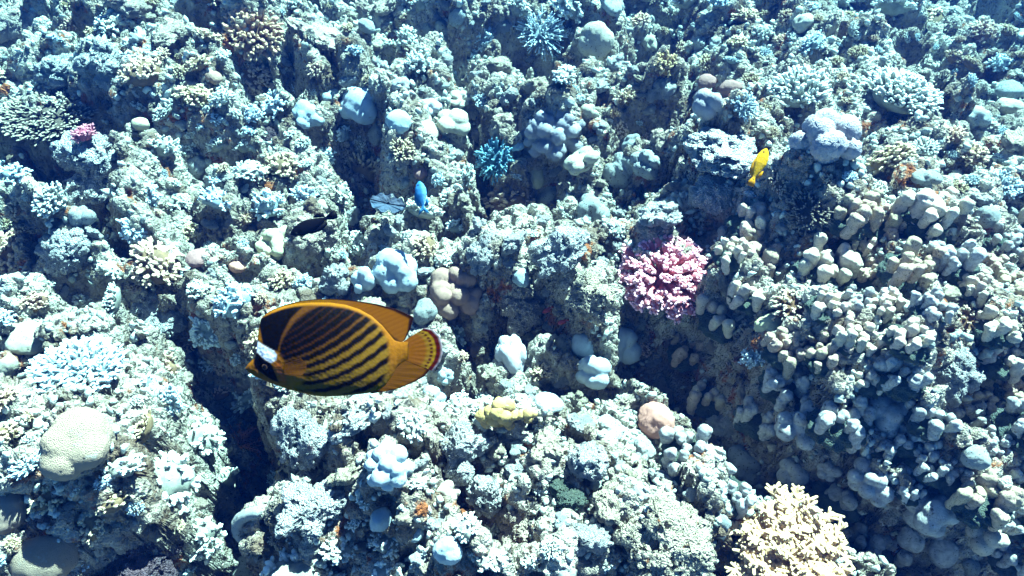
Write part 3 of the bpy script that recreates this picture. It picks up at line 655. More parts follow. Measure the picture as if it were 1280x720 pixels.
# --- right bank
hero('lobed', 88, 'purple_lobe', 885, 134, 22, 1.35, 'folded_coral', 'purple blue folded coral with tan crown above the pale ledge', 'coral', 'purple folded coral', n=5, lob=(.42, .55), spread=.5, lift=.9, res=6)
hero('dome', 89, 'tan_lobe', 884, 103, 13, .8, 'dome_coral', 'tan rounded crown resting on the purple folded coral', 'coral', 'tan rounded crown', lift=2.6)
hero('rock', 90, 'rock', 900, 192, 66, .5, 'crusted_rock', 'pale overhanging crusted ledge beside the yellow fish', 'rock', 'pale ledge', lift=.25)
hero('rock', 91, 'rock', 896, 250, 36, .75, 'crusted_rock', 'cream crusted rock under the pale ledge', 'rock', 'rock under ledge')
hero('dome', 92, 'tan_lobe', 912, 112, 15, .9, 'dome_coral', 'pale tan dome right of the purple folded coral', 'coral', 'pale tan dome', lift=.5)
hero('finger', 93, 'blue_finger', 930, 132, 20, .8, 'finger_coral', 'small bluish white finger coral right of the purple folded coral', 'coral', 'small white finger coral', n=60, ln=.4, rad=.06, up=.2)
hero('finger', 94, 'pale_finger', 1000, 112, 48, .7, 'finger_coral', 'round cushion of stubby pale fingers above the lilac soft coral', 'coral', 'round finger cushion', n=150, ln=.26, rad=.048, lift=.35)
hero('finger', 95, 'pale_finger', 1128, 118, 66, .55, 'finger_coral', 'widest table of crowded pale fingers in the upper right', 'coral', 'widest finger table', n=260, ln=.22, rad=.036, up=.6, lift=.35)
hero('lobed', 96, 'lilac_fuzz', 1032, 180, 42, 1.05, 'soft_coral', 'fuzzy lilac soft coral with thick lobes right of the yellow fish', 'coral', 'fuzzy lilac coral', n=11, lob=(.3, .42), spread=.72, res=6, lift=.4)
hero('dome', 97, 'grey_lobe', 1262, 114, 18, .75, 'dome_coral', 'upper of two smooth grey domes at the right edge', 'coral', 'upper smooth dome', lift=.9)
hero('dome', 98, 'cream_lobe', 1262, 134, 18, .75, 'dome_coral', 'lower of two smooth domes at the right edge', 'coral', 'lower smooth dome', lift=.5)
hero('finger', 99, 'dark_finger', 1014, 262, 38, .7, 'finger_coral', 'dark bristly finger coral below the fuzzy lilac soft coral', 'coral', 'dark bristly coral', n=150, ln=.3, rad=.036, up=.3)
hero('dome', 100, 'yellow_lobe', 962, 408, 20, 1.0, 'dome_coral', 'smooth yellow green dome among pale knobs', 'coral', 'yellow green dome', lift=.5)
hero('finger', 101, 'brown_finger', 991, 382, 32, .65, 'finger_coral', 'brown finger coral with white tips beside the yellow green dome', 'coral', 'brown white-tipped coral', n=60, ln=.34, rad=.065, up=.3)
hero('finger', 102, 'brown_finger', 1207, 400, 24, .8, 'finger_coral', 'small brown white-tipped finger coral in a hollow of the right bank', 'coral', 'small white-tipped coral', n=46, ln=.36, rad=.075, up=.3)
hero('rock', 103, 'rock', 1190, 470, 38, .8, 'crusted_rock', 'large squarish pale boulder on the right bank', 'rock', 'squarish pale boulder', lift=.4)
hero('dome', 104, 'grey_lobe', 1235, 273, 16, 1.1, 'dome_coral', 'smooth grey blue dome near the right edge', 'coral', 'smooth grey dome', lift=.6)
hero('lobed', 105, 'white_lobe', 931, 580, 27, 1.0, 'boulder_coral', 'white lobed ball standing alone above the cream staghorn', 'coral', 'white lobed ball', n=7, lob=(.36, .5), spread=.55, res=6, lift=1.0)
hero('lobed', 106, 'blue_knob', 1000, 530, 29, 1.0, 'boulder_coral', 'clump of five bluish balls on the slope right of the dark gully', 'coral', 'five ball clump', n=7, lob=(.34, .42), spread=.75, res=6, lift=1.0)
hero('lobed', 107, 'blue_knob', 1110, 518, 27, 1.0, 'boulder_coral', 'large layered blue grey lump on the right slope', 'coral', 'large layered lump', n=5, lob=(.45, .6), lift=.9)
hero('lobed', 108, 'blue_knob', 990, 590, 24, 1.2, 'boulder_coral', 'ringed grey stump above the cream staghorn', 'coral', 'ringed grey stump', n=6, lift=1.0)
hero('lobed', 109, 'blue_knob', 1035, 588, 17, 1.3, 'boulder_coral', 'narrow grey stump right of the ringed grey stump', 'coral', 'narrow grey stump', n=5, lift=1.2)
hero('lobed', 110, 'blue_knob', 1088, 602, 27, 1.0, 'boulder_coral', 'lit cluster of grey white knobs right of the cream staghorn', 'coral', 'lit knob cluster', n=9, lob=(.28, .4), spread=.75, lift=1.0)
hero('lobed', 111, 'blue_knob', 1168, 642, 34, .9, 'cup_coral', 'bluish cup shaped coral with a pitted top low on the right', 'coral', 'bluish cup coral', n=7, lob=(.38, .5), spread=.62, res=6, lift=.9)
hero('dome', 112, 'blue_knob', 1140, 674, 17, 1.0, 'dome_coral', 'dark smooth ball below the bluish cup coral', 'coral', 'dark smooth ball', lift=.8)
hero('dome', 113, 'blue_knob', 1180, 690, 20, .9, 'dome_coral', 'larger dark ball below the bluish cup coral', 'coral', 'larger dark ball', lift=.7)
hero('dome', 114, 'white_lobe', 1218, 572, 17, 1.2, 'dome_coral', 'bright double ball above the bluish cup coral', 'coral', 'bright double ball', lift=1.0)
hero('lobed', 115, 'knob', 1233, 672, 27, 1.0, 'boulder_coral', 'pale notched knob in the lower right corner', 'coral', 'pale notched knob', n=6, lift=.7)
hero('staghorn', 116, 'stag', 985, 688, 88, .42, 'staghorn_coral', 'cream staghorn coral with crowded spiky branches at the bottom edge', 'coral', 'cream staghorn', lift=.2, tilt=.6)

# ------------------------------------------------------------------ giant clam
c, R = stand(485, 256, 21, 1.5)
clam = bpy.data.objects.new('giant_clam', None); COL.objects.link(clam); clam.location = c; clam.rotation_euler = (.3, .1, -.2)
tag(clam, 'giant clam with wavy blue lips wedged between the rocks left of the blue fish', 'clam'); clam['short'] = 'giant clam'
HERO.append((485, 256, 17, 'giant clam'))
def clam_sheet(side, r_in, r_out, z_in, z_out, amp, th):
    n, m = 60, 9; V = []
    for i in range(n):
        a = math.pi * i / (n - 1); wv = math.sin(a * 9 + side) * amp * math.sin(a) ** .5
        for layer in (0, 1):
            for j in range(m):
                q = j / (m - 1); rr = r_in + (r_out - r_in) * q
                V.append((math.cos(a) * rr, side * (math.sin(a) * (rr * .55) + wv * q * .5 + .04), z_in + (z_out - z_in) * q + (th if layer else 0) + wv * .25 * q))
    V = np.array(V) * R; Qs = []
    for i in range(n - 1):
        for l in (0, 1):
            for j in range(m - 1):
                a0 = (i * 2 + l) * m + j; b0 = ((i + 1) * 2 + l) * m + j; Qs.append((a0, a0 + 1, b0 + 1, b0) if l else (b0, b0 + 1, a0 + 1, a0))
        for j in (0, m - 1):
            a0 = (i * 2) * m + j; a1 = a0 + m; b0 = ((i + 1) * 2) * m + j; Qs.append((a0, a1, b0 + m, b0))
    return V, np.array(Qs)
for s in (-1, 1):
    V, Qs = clam_sheet(s, .3, 1.0, -.8, .05, .16, .09); link('shell', mesh_np('clam shell', V, quads=Qs, mat=M['clam_shell']), clam)
    V, Qs = clam_sheet(s, .05, 1.05, .02, .10, .17, .12); link('mantle', mesh_np('clam mantle', V, quads=Qs, mat=M['clam_mantle']), clam)

# ------------------------------------------------------------------ filling growths
PROTO = {
    'bushy': [(m, [sh_bushy(200 + i * 7 + k, m) for k in range(3)]) for i, m in enumerate(('pale_finger', 'blue_finger', 'tan_finger'))],
    'finger': [(m, [sh_finger(300 + i * 7 + k, m, n=85 + 25 * k, ln=.3 - .03 * k, rad=.062 - .008 * k, up=.45) for k in range(2)]) for i, m in enumerate(('pale_finger', 'blue_finger', 'tan_finger'))],
    'rock': [(m, [sh_rock(400 + i * 7 + k, m, 5) for k in range(4)]) for i, m in enumerate(('rock', 'cream_rock'))],
    'lobed': [(m, [sh_lobed(500 + i * 7 + k, m, n=7 + 5 * k, lob=(.26, .42), res=4) for k in range(3)]) for i, m in enumerate(('grey_lobe', 'cream_lobe', 'blue_lobe', 'white_lobe'))],
}
ADJ = {'pale_finger': 'pale', 'blue_finger': 'bluish', 'tan_finger': 'tan', 'rock': 'greyish', 'cream_rock': 'cream', 'grey_lobe': 'grey', 'cream_lobe': 'cream', 'blue_lobe': 'pale blue', 'white_lobe': 'white', 'knob': 'pale', 'blue_knob': 'bluish', 'tan_knob': 'tan'}
KINDN = {'bushy': ('bushy_coral', 'stubby bushy coral', 'bushy corals growing over the reef'), 'finger': ('finger_coral', 'finger coral', 'finger corals growing over the reef'),
         'rock': ('crusted_rock', 'crusted rock', 'crusted rocks of the reef'), 'lobed': ('lobe_coral', 'lumpy coral', 'lumpy corals growing over the reef'), 'knob': ('knob_coral', 'knob coral', 'knob corals on the banks')}
COLS = {m: [sh_column(600 + i * 9 + k, m) for k in range(5)] for i, m in enumerate(('knob', 'blue_knob', 'tan_knob'))}
_bb = Bag(); _V, _T = star_blob([((0, 0, 0), .8), ((.3, .2, 0), .6), ((-.3, -.1, -.1), .6)], 4, 14, .2, 3, 3); _V[:, 2] *= .6; _bb.add(_V, _T); BASE_ME = _bb.mesh('coral base', M['green_rock'])
FILL = []
def weights(px, py):
    w = dict(bushy=.32, finger=.05, rock=.50, lobed=.12, knob=0.0)
    if px > 835 and 245 < py < 560: w = dict(bushy=.05, finger=.02, rock=.16, lobed=.07, knob=.70)
    elif px > 835 and py >= 560: w = dict(bushy=.05, finger=.0, rock=.15, lobed=.2, knob=.6)
    elif px > 835: w = dict(bushy=.46, finger=.36, rock=.10, lobed=.06, knob=.02)
    elif px < 430: w = dict(bushy=.74, finger=.10, rock=.10, lobed=.06, knob=0)
    elif py > 480: w = dict(bushy=.34, finger=.02, rock=.52, lobed=.12, knob=0)
    return w
def place_fill(kind, px, py, r, big=False):
    rv = random.random
    if kind == 'knob':
        mat = 'blue_knob' if (py > 520 and rv() < .75 or rv() < .15) else 'tan_knob' if rv() < .33 else 'knob'
        c, R = stand(px, py, r, 1.15 if big else .25)
        root = bpy.data.objects.new('knob_coral', None); COL.objects.link(root); root.location = c; root.rotation_euler = (0, 0, rv() * 6.28)
        link('base', BASE_ME, root, (0, 0, -.4 * R), (0, 0, 0), (R * 1.15, R * 1.15, R))
        for k in range(random.choice((10, 11, 12, 13) if not big else (3, 4, 5))):
            a = k * 2.4 + rv(); q = .95 * math.sqrt((k + .3) / (10.0 if not big else 6.0)) * R; s = R * (random.uniform(.28, .44) if not big else random.uniform(.44, .66))
            link('column', random.choice(COLS[mat]), root, (math.cos(a) * q, math.sin(a) * q, R * random.uniform(.0, .6)), (math.sin(a) * -.25 * q / R, math.cos(a) * .25 * q / R, rv() * 6.28), (s, s, s * random.uniform(.8, 1.15)))
        o = root
    else:
        mat, mes = random.choice(PROTO[kind])
        if kind == 'bushy' and px > 430 and py > 480: mat, mes = PROTO[kind][0]
        if kind == 'lobed' and mat == 'blue_lobe' and rv() < .4: mat, mes = PROTO[kind][0]
        c, R = stand(px, py, r, .2)
        sx, sy = slope(c.x, c.y); kk = .5
        o = link(KINDN[kind][0], random.choice(mes), None, c, (max(-.7, min(.7, sy * kk)) + random.uniform(-.2, .2), max(-.7, min(.7, -sx * kk)) + random.uniform(-.2, .2), 0), (R * random.uniform(.9, 1.2), R * random.uniform(.9, 1.2), R * random.uniform(.65, 1.0)))
        o.rotation_mode = 'XYZ'; o.rotation_euler.z = rv() * 6.28
    FILL.append((o, kind, mat, px, py, r))
spots = []
for i in range(2500):
    px, py = random.uniform(840, 1370), random.uniform(262, 700)
    if py > 560 and random.random() < .5: continue
    r = random.uniform(19, 42)
    if all((px - a) ** 2 + (py - b) ** 2 > ((r + s) * .70) ** 2 for a, b, s in spots) and all(((px - a) ** 2 + (py - b) ** 2) > (r * .6 + s * .9) ** 2 for a, b, s, _ in HERO):
        cc_ = stand(px, py, r, .2)[0]
        if trench_at(cc_.x, cc_.y) < .15: spots.append((px, py, r)); place_fill('knob', px, py, r)
for i in range(30000):
    px, py = random.uniform(-90, 1370), random.uniform(-30, 755)
    far = 1 - py / 720
    r = (random.uniform(30, 46) if i < 700 else random.uniform(20, 30) if i < 4000 else random.choice((11, 13, 15, 18))) * (.62 + .5 * (1 - max(0, far)))
    w = weights(px, py); kind = random.choices(list(w), list(w.values()))[0]
    if kind == 'knob': r = max(r, 22) * 1.1
    if kind == 'lobed' and r > 26: kind = 'rock'
    ok = all((px - a) ** 2 + (py - b) ** 2 > ((r + s) * .80) ** 2 for a, b, s in spots)
    ok = ok and all(((px - a) ** 2 + (py - b) ** 2) > (r * .75 + s * .86) ** 2 for a, b, s, _ in HERO)
    if ok:
        cc_ = stand(px, py, r, .2)[0]
        ok = trench_at(cc_.x, cc_.y) < .13 or random.random() < (.5 if px > 900 and py > 300 else .12)
    if ok and sum(1 for f in FILL if f[1] == kind) < 290:
        spots.append((px, py, r)); place_fill(kind, px, py, r)
for i in range(1500):   # stout knobs that rise out of the dark lower slope
    px, py = random.uniform(858, 1340), random.uniform(455, 740)
    r = random.uniform(26, 36)
    if px < 930 + (py - 455) * .35: continue
    if all((px - a) ** 2 + (py - b) ** 2 > ((r + s) * .74) ** 2 for a, b, s in spots if s > 14) and all(((px - a) ** 2 + (py - b) ** 2) > (r * .62 + s * .85) ** 2 for a, b, s, _ in HERO):
        spots.append((px, py, r)); place_fill('knob', px, py, r, True)
# each label says where the growth is, counted outward from the nearest named growth
ORD = ['nearest', 'second nearest', 'third nearest', 'fourth nearest', 'fifth nearest', 'sixth nearest', 'seventh nearest', 'eighth nearest', 'ninth nearest', 'tenth nearest', 'eleventh nearest', 'twelfth nearest']
DIRS = ['right of', 'above and right of', 'above', 'above and left of', 'left of', 'below and left of', 'below', 'below and right of']
cell = {}
for f in FILL:
    o, kind, mat, px, py, r = f
    hx, hy, hr, short = min(HERO, key=lambda h: (h[0] - px) ** 2 + (h[1] - py) ** 2)
    k = int(round(math.atan2(hy - py, px - hx) / (math.pi / 4))) % 8
    cell.setdefault((kind, mat, short, k), []).append(((hx - px) ** 2 + (hy - py) ** 2, o, kind, mat, short, k))
for lst in cell.values():
    lst.sort(key=lambda q: q[0])
    for n, (_, o, kind, mat, short, k) in enumerate(lst):
        lead = '' if len(lst) == 1 else ORD[min(n, 11)] + ' '
        tag(o, f'{lead}{ADJ[mat]} {KINDN[kind][1]} {DIRS[k]} the {short}', 'rock' if kind == 'rock' else 'coral', KINDN[kind][2])

# ------------------------------------------------------------------ loose rubble and stubs nobody could count
iv, it = ico(1); N = 24000
yy = .3 + 3.9 * rng.uniform(0, 1, N) ** 1.15; xx = rng.uniform(-1, 1, N) * (.95 + .9 * yy)
xx = xx + .04 * rng.normal(size=N); keep = fbm(np.stack([xx * 3.2, yy * 3.2, xx * 0], 1), 31, 3) > -.12; xx, yy = xx[keep], yy[keep]; N = len(xx); rr_keep = None
zz = H(xx, yy)
dd = np.sqrt(xx ** 2 + yy ** 2 + CAM_H ** 2)
rr = rng.uniform(.004, .0095, N) * (.5 + .5 * dd / 1.6)
st = rng.uniform(.6, 1.1, (N, 1, 3)) ; st[:, :, 2] *= rng.uniform(.9, 1.9, (N, 1))
qa = rng.normal(size=(N, 4)); qa /= np.linalg.norm(qa, axis=1)[:, None]; w_, x_, y_, z_ = qa.T
RM = np.stack([1 - 2 * (y_ * y_ + z_ * z_), 2 * (x_ * y_ - z_ * w_), 2 * (x_ * z_ + y_ * w_), 2 * (x_ * y_ + z_ * w_), 1 - 2 * (x_ * x_ + z_ * z_), 2 * (y_ * z_ - x_ * w_), 2 * (x_ * z_ - y_ * w_), 2 * (y_ * z_ + x_ * w_), 1 - 2 * (x_ * x_ + y_ * y_)], 1).reshape(N, 3, 3)
jag = 1 + .22 * rng.normal(size=(N, len(iv), 1))
VV = np.einsum('nij,nkj->nki', RM, iv[None] * jag * rr[:, None, None] * st) + np.stack([xx, yy, zz + rr * .7], 1)[:, None, :]
TT = (it[None] + (np.arange(N) * len(iv))[:, None, None]).reshape(-1, 3)
tag(link('coral_rubble', mesh_np('coral rubble', VV.reshape(-1, 3), TT, mat=M['rubble'])), 'small pale coral stubs and rubble scattered all over the reef', 'rubble', kind='stuff')

# ------------------------------------------------------------------ fish
def fish_mat(name, rough=.65, bump=.4, scale=260, trans=0.0, clear=0.0):
    t = NT(name); tc = t.n('ShaderNodeTexCoord'); at = t.n('ShaderNodeAttribute', attribute_name='col')
    b = t.n('ShaderNodeBsdfPrincipled'); t.l(at.outputs['Color'], b.inputs['Base Color']); b.inputs['Roughness'].default_value = rough
    b.inputs['Specular IOR Level'].default_value = .025
    bn = t.n('ShaderNodeBump'); bn.inputs['Strength'].default_value = bump; bn.inputs['Distance'].default_value = .001
    t.l(t.voro(tc.outputs['Object'], scale), bn.inputs['Height']); t.l(bn.outputs[0], b.inputs['Normal'])
    out = t.n('ShaderNodeOutputMaterial')
    if trans:
        tr = t.n('ShaderNodeBsdfTranslucent'); t.l(at.outputs['Color'], tr.inputs['Color']); mx = t.n('ShaderNodeMixShader'); mx.inputs[0].default_value = trans
        t.l(b.outputs[0], mx.inputs[1]); t.l(tr.outputs[0], mx.inputs[2]); sh = mx.outputs[0]
        if clear:
            tp_ = t.n('ShaderNodeBsdfTransparent'); m2 = t.n('ShaderNodeMixShader'); m2.inputs[0].default_value = clear; t.l(sh, m2.inputs[1]); t.l(tp_.outputs[0], m2.inputs[2]); sh = m2.outputs[0]
        t.l(sh, out.inputs['Surface'])
    else: t.l(b.outputs[0], out.inputs['Surface'])
    return t.m
M['fish_skin'] = fish_mat('fish skin'); M['fish_fin'] = fish_mat('fish fin', .5, .1, 300, trans=.45); M['fish_clear'] = fish_mat('clear fish fin', .5, .1, 300, trans=.4, clear=.55)
def sstep(a, b, x):
    t = np.clip((x - a) / (b - a), 0, 1); return t * t * (3 - 2 * t)
def in_poly(x, y, poly, soft=6.0):
    """soft 0..1 inside mask from signed distance"""
    p = np.array(poly, float); q = np.roll(p, -1, 0)
    d = np.full(x.shape, 1e9); ins = np.zeros(x.shape, bool)
    for (ax, ay), (bx, by) in zip(p, q):
        dx, dy = bx - ax, by - ay; u = np.clip(((x - ax) * dx + (y - ay) * dy) / (dx * dx + dy * dy), 0, 1)
        d = np.minimum(d, np.hypot(x - ax - u * dx, y - ay - u * dy))
        c = ((ay > y) != (by > y)) & (x < (bx - ax) * (y - ay) / ((by - ay) if by != ay else 1e-9) + ax); ins ^= c
    return sstep(-soft, soft, np.where(ins, d, -d))
def lerp(c, col, m): return c * (1 - m[:, None]) + np.array(col)[None] * m[:, None]
ORANGE, GOLD, OLIVEY, BLACK = (.36, .155, .006), (.5, .27, .016), (.25, .185, .014), (.0014, .0008, .001)
TOP = [(75, 492), (90, 470), (110, 450), (128, 432), (140, 405), (146, 370), (150, 335), (153, 290), (157, 240), (165, 208), (190, 185), (230, 163), (290, 142), (360, 128), (450, 122), (560, 124), (650, 138), (730, 165), (800, 205), (860, 258), (900, 308), (930, 345), (960, 356), (1010, 352)]
BOT = [(75, 500), (95, 520), (125, 540), (160, 557), (220, 582), (300, 612), (400, 642), (470, 658), (530, 664), (620, 662), (700, 656), (780, 648), (840, 630), (880, 602), (915, 555), (945, 505), (975, 478), (1010, 462)]
SC = .203 / 1140; FX0, FY0 = 600, 400
def prof(tab, x): t = np.array(tab, float); return np.interp(x, t[:, 0], t[:, 1])
def body_color(x, y):
    c = np.tile(np.array(ORANGE), (len(x), 1))
    c = lerp(c, OLIVEY, sstep(430, 620, y) * sstep(280, 400, x) * sstep(960, 860, x))
    # the slanting stripes
    inner = in_poly(x, y, [(320, 140), (420, 128), (560, 140), (680, 158), (780, 205), (850, 270), (893, 345), (905, 420), (900, 510), (860, 590), (780, 640), (640, 655), (480, 640), (420, 610), (400, 560), (330, 480), (285, 400), (300, 300)], 16)
    dx = x - 600; a = (y + .0009 * dx ** 2 + 1.175 * dx) / np.maximum(1 + .0015 * dx, .3)
    ph = a / 61 + .06 * np.sin(x * .09) * .6; fr = ph - np.floor(ph); low = sstep(250, 560, a)
    wdt = .09 + .17 * low; lt = sstep(wdt + .10, wdt - .06, np.abs(fr - .5))
    stripe_c = np.array((.10, .035, .004))[None] * (1 - low)[:, None] + np.array((.27, .17, .014))[None] * low[:, None]
    dark = np.tile(np.array(BLACK), (len(x), 1)) * (1 + 2 * low)[:, None]
    top_fade = sstep(170, 420, a)
    sc = dark * (1 - lt * (.25 + .75 * top_fade))[:, None] + stripe_c * (lt * (.25 + .75 * top_fade))[:, None]
    c = c * (1 - inner)[:, None] + sc * inner[:, None]
    # ochre band behind the shoulder patch, then the patch
    band = in_poly(x, y, [(275, 400), (330, 300), (380, 225), (450, 170), (520, 140), (470, 132), (400, 150), (345, 215), (300, 300), (262, 385)], 9); c = lerp(c, (.12, .052, .005), band * .85)
    patch = in_poly(x, y, [(157, 212), (230, 180), (310, 152), (420, 136), (350, 215), (305, 310), (284, 398), (250, 396), (195, 362), (178, 300), (160, 250)], 7); c = lerp(c, (.0014, .0008, .0012), patch)
    rim = sstep(26, 8, y - prof(TOP, x)) * sstep(180, 260, x) * sstep(900, 800, x); c = lerp(c, (.42, .21, .010), rim * .8)
    white = in_poly(x, y, [(138, 348), (160, 340), (205, 368), (262, 398), (277, 420), (272, 446), (240, 464), (196, 440), (150, 398)], 6); c = lerp(c, (1.25, 1.6, 1.6), white)
    eye = in_poly(x, y, [(136, 402), (150, 398), (196, 440), (240, 464), (254, 500), (276, 574), (240, 566), (190, 530), (146, 500), (134, 470)], 6); c = lerp(c, (.0016, .0012, .004), eye)
    gill = in_poly(x, y, [(262, 470), (290, 450), (320, 520), (318, 580), (292, 575)], 14); c = lerp(c, (.60, .17, .03), gill * .8)
    breast = in_poly(x, y, [(330, 520), (400, 515), (440, 545), (410, 590), (345, 600)], 18); c = lerp(c, (.50, .24, .02), breast * .7)
    return c
fish = bpy.data.objects.new('butterflyfish', None); COL.objects.link(fish)
fc = at_depth(290 + FX0 / 4.557, 350 + FY0 / 4.557, .66)
fish.location = fc; fish.rotation_euler = (TILT - .06, .0, .02)
fish.scale = (.66 * 834 / FPX * 1.0 / .62 * .905,) * 3
tag(fish, 'orange butterflyfish with black slanting stripes and a white band behind its eye', 'fish')
def to3(x, y, z=0): return np.stack([(x - FX0) * SC, (FY0 - y) * SC, z + 0 * x], -1)
ns, na = 300, 150
s = np.linspace(0, 1, ns); xs = 75 + (1010 - 75) * (s ** 1.25)
tp, bt = prof(TOP, xs), prof(BOT, xs); mid, half = (tp + bt) / 2, (bt - tp) / 2
wid = np.interp(xs, [75, 110, 200, 350, 520, 700, 850, 950, 1010], [6, 26, 62, 84, 88, 70, 40, 20, 13])
th = np.linspace(0, 2 * np.pi, na, endpoint=False)
Yb = mid[:, None] - half[:, None] * np.cos(th)[None, :]; sn_ = np.sin(th); Zb = wid[:, None] * (np.sign(sn_) * np.abs(sn_) ** 1.15)[None, :]
Xb = np.repeat(xs[:, None], na, 1)
Vb = to3(Xb.ravel(), Yb.ravel(), (Zb * SC).ravel()); cb = body_color(Xb.ravel(), Yb.ravel()) * np.array([.36, .315, .36])
ib = np.arange(ns * na).reshape(ns, na)
Qb = np.stack([ib[:-1], ib[1:], np.roll(ib, -1, 1)[1:], np.roll(ib, -1, 1)[:-1]], -1).reshape(-1, 4)
Vb = np.concatenate([Vb, to3(np.array([72.]), np.array([497.])), to3(np.array([1014.]), np.array([407.]))]); cb = np.concatenate([cb, [ORANGE], [ORANGE]])
Tb = [(ns * na, ib[0, (j + 1) % na], ib[0, j]) for j in range(na)] + [(ns * na + 1, ib[-1, j], ib[-1, (j + 1) % na]) for j in range(na)]
link('body', mesh_np('fish body', Vb, np.array(Tb), Qb, M['fish_skin'], colors={'col': cb}), fish)
def fin(name, base, edge, colfn, thick=5.0, n=90, m=26, parent=fish, z0=0.0, zout=0.0, mat='fish_fin'):
    """fin sheet between its root line and its free edge, thick at the root"""
    def samp(tab):
        t = np.array(tab, float); L = np.concatenate([[0], np.cumsum(np.hypot(*np.diff(t, axis=0).T))]); u = np.linspace(0, L[-1], n)
        return np.interp(u, L, t[:, 0]), np.interp(u, L, t[:, 1])
    bx, by = samp(base); ex, ey = samp(edge); q = np.linspace(0, 1, m)
    gx_ = bx[:, None] * (1 - q) + ex[:, None] * q; gy_ = by[:, None] * (1 - q) + ey[:, None] * q
    ripple = np.sin(np.linspace(0, n * .55, n))[:, None] * .8 * q[None]
    zz_ = (z0 + zout * q[None] + ripple) + gx_ * 0
    tk = thick * (1 - .75 * q)[None] + 0 * gx_
    u = np.repeat(np.linspace(0, 1, n)[:, None], m, 1).ravel(); v = np.repeat(q[None], n, 0).ravel()
    c1 = colfn(gx_.ravel(), gy_.ravel(), u, v) * np.array([.44, .39, .42])
    V = np.concatenate([to3(gx_.ravel(), gy_.ravel(), ((zz_ + tk) * SC).ravel()), to3(gx_.ravel(), gy_.ravel(), ((zz_ - tk) * SC).ravel())])
    i0 = np.arange(n * m).reshape(n, m); k = n * m
    Qa = np.stack([i0[:-1, :-1], i0[1:, :-1], i0[1:, 1:], i0[:-1, 1:]], -1).reshape(-1, 4); Qc = Qa[:, ::-1] + k
    ed = np.concatenate([i0[:, 0][::-1], i0[0, 1:], i0[1:, -1], i0[-1, 1:-1][::-1]]); e2 = np.roll(ed, -1)
    Qe = np.stack([ed, e2, e2 + k, ed + k], -1)
    return link(name, mesh_np(name, V, quads=np.concatenate([Qa, Qc, Qe]), mat=M[mat], colors={'col': np.concatenate([c1, c1])}), parent)
def dcol(x, y, u, v):
    c = np.tile(np.array((.42, .16, .007)), (len(x), 1)); c = lerp(c, (.38, .19, .009), sstep(.62, .3, u))
    c = c * (1 + .10 * np.sin(u * 190))[:, None]
    c = lerp(c, (.03, .008, .005), sstep(.80, .90, v)); c = lerp(c, (.06, .03, .006), in_poly(x, y, [(650, 150), (740, 178), (850, 245), (915, 320), (960, 350), (930, 360), (850, 290), (760, 210)], 6) * (v < .6) * .8); return c
fin('dorsal_fin', [(185, 196), (250, 168), (360, 140), (450, 132), (560, 134), (650, 148), (730, 175), (800, 215), (860, 268), (900, 318), (935, 352), (965, 357)],
    [(163, 204), (215, 165), (300, 132), (400, 110), (500, 102), (600, 104), (720, 118), (830, 138), (940, 168), (1040, 214), (1020, 290), (985, 352)], dcol)
def acol(x, y, u, v):
    c = np.tile(np.array((.28, .115, .007)), (len(x), 1)); c = c * (1 + .1 * np.sin(u * 120))[:, None]
    return lerp(c, (.05, .012, .006), sstep(.86, .95, v) * (u > .15))
fin('anal_fin', [(780, 640), (840, 622), (880, 592), (915, 545), (945, 497), (985, 470)],
    [(800, 652), (880, 640), (960, 622), (1040, 590), (1100, 558), (1130, 522), (1080, 490), (1030, 462)], acol)
def tcol(x, y, u, v):
    c = np.tile(np.array((.40, .145, .007)), (len(x), 1)); c = lerp(c, (.44, .26, .018), sstep(.52, .60, v))
    dots = sstep(.035, .02, np.abs(v - .70)) * (np.sin(u * 75) > -.2); c = lerp(c, (.12, .03, .01), dots)
    c = lerp(c, (.50, .33, .015), sstep(.73, .76, v)); c = lerp(c, (.13, .012, .008), sstep(.80, .83, v)); c = lerp(c, (.55, .60, .66), sstep(.955, .965, v)); return c
fin('tail_fin', [(985, 352), (992, 380), (994, 407), (992, 435), (985, 462)],
    [(1105, 280), (1150, 290), (1190, 330), (1206, 385), (1206, 430), (1190, 480), (1150, 530)], tcol)
def pcol(x, y, u, v):
    c = np.tile(np.array((.30, .12, .01)), (len(x), 1)); return c * (.75 + .35 * (np.sin(u * 46) > 0))[:, None]
fin('pectoral_fin', [(322, 470), (318, 500), (322, 530)], [(420, 440), (452, 468), (452, 505), (425, 540)], pcol, thick=3, z0=76, zout=26, mat='fish_clear')
fin('pelvic_fin', [(330, 600), (360, 612), (390, 620)], [(450, 648), (470, 662), (480, 672)], acol, thick=3, z0=20, zout=18)
ev, et = ico(3)
for sd in (1, -1):
    px_, py_ = 202, 486; V = ev * np.array([19, 19, 10]) * SC + to3(np.array(px_ * 1.), np.array(py_ * 1.), np.array(sd * 47 * SC))
    rr_ = np.hypot(ev[:, 0], ev[:, 1]); c_ = np.where((rr_ < .55)[:, None], (.002, .002, .003), (.03, .018, .012)); link('eye', mesh_np('fish eye', V, et, mat=fish_mat('fish eye', .12, 0), colors={'col': c_}), fish)

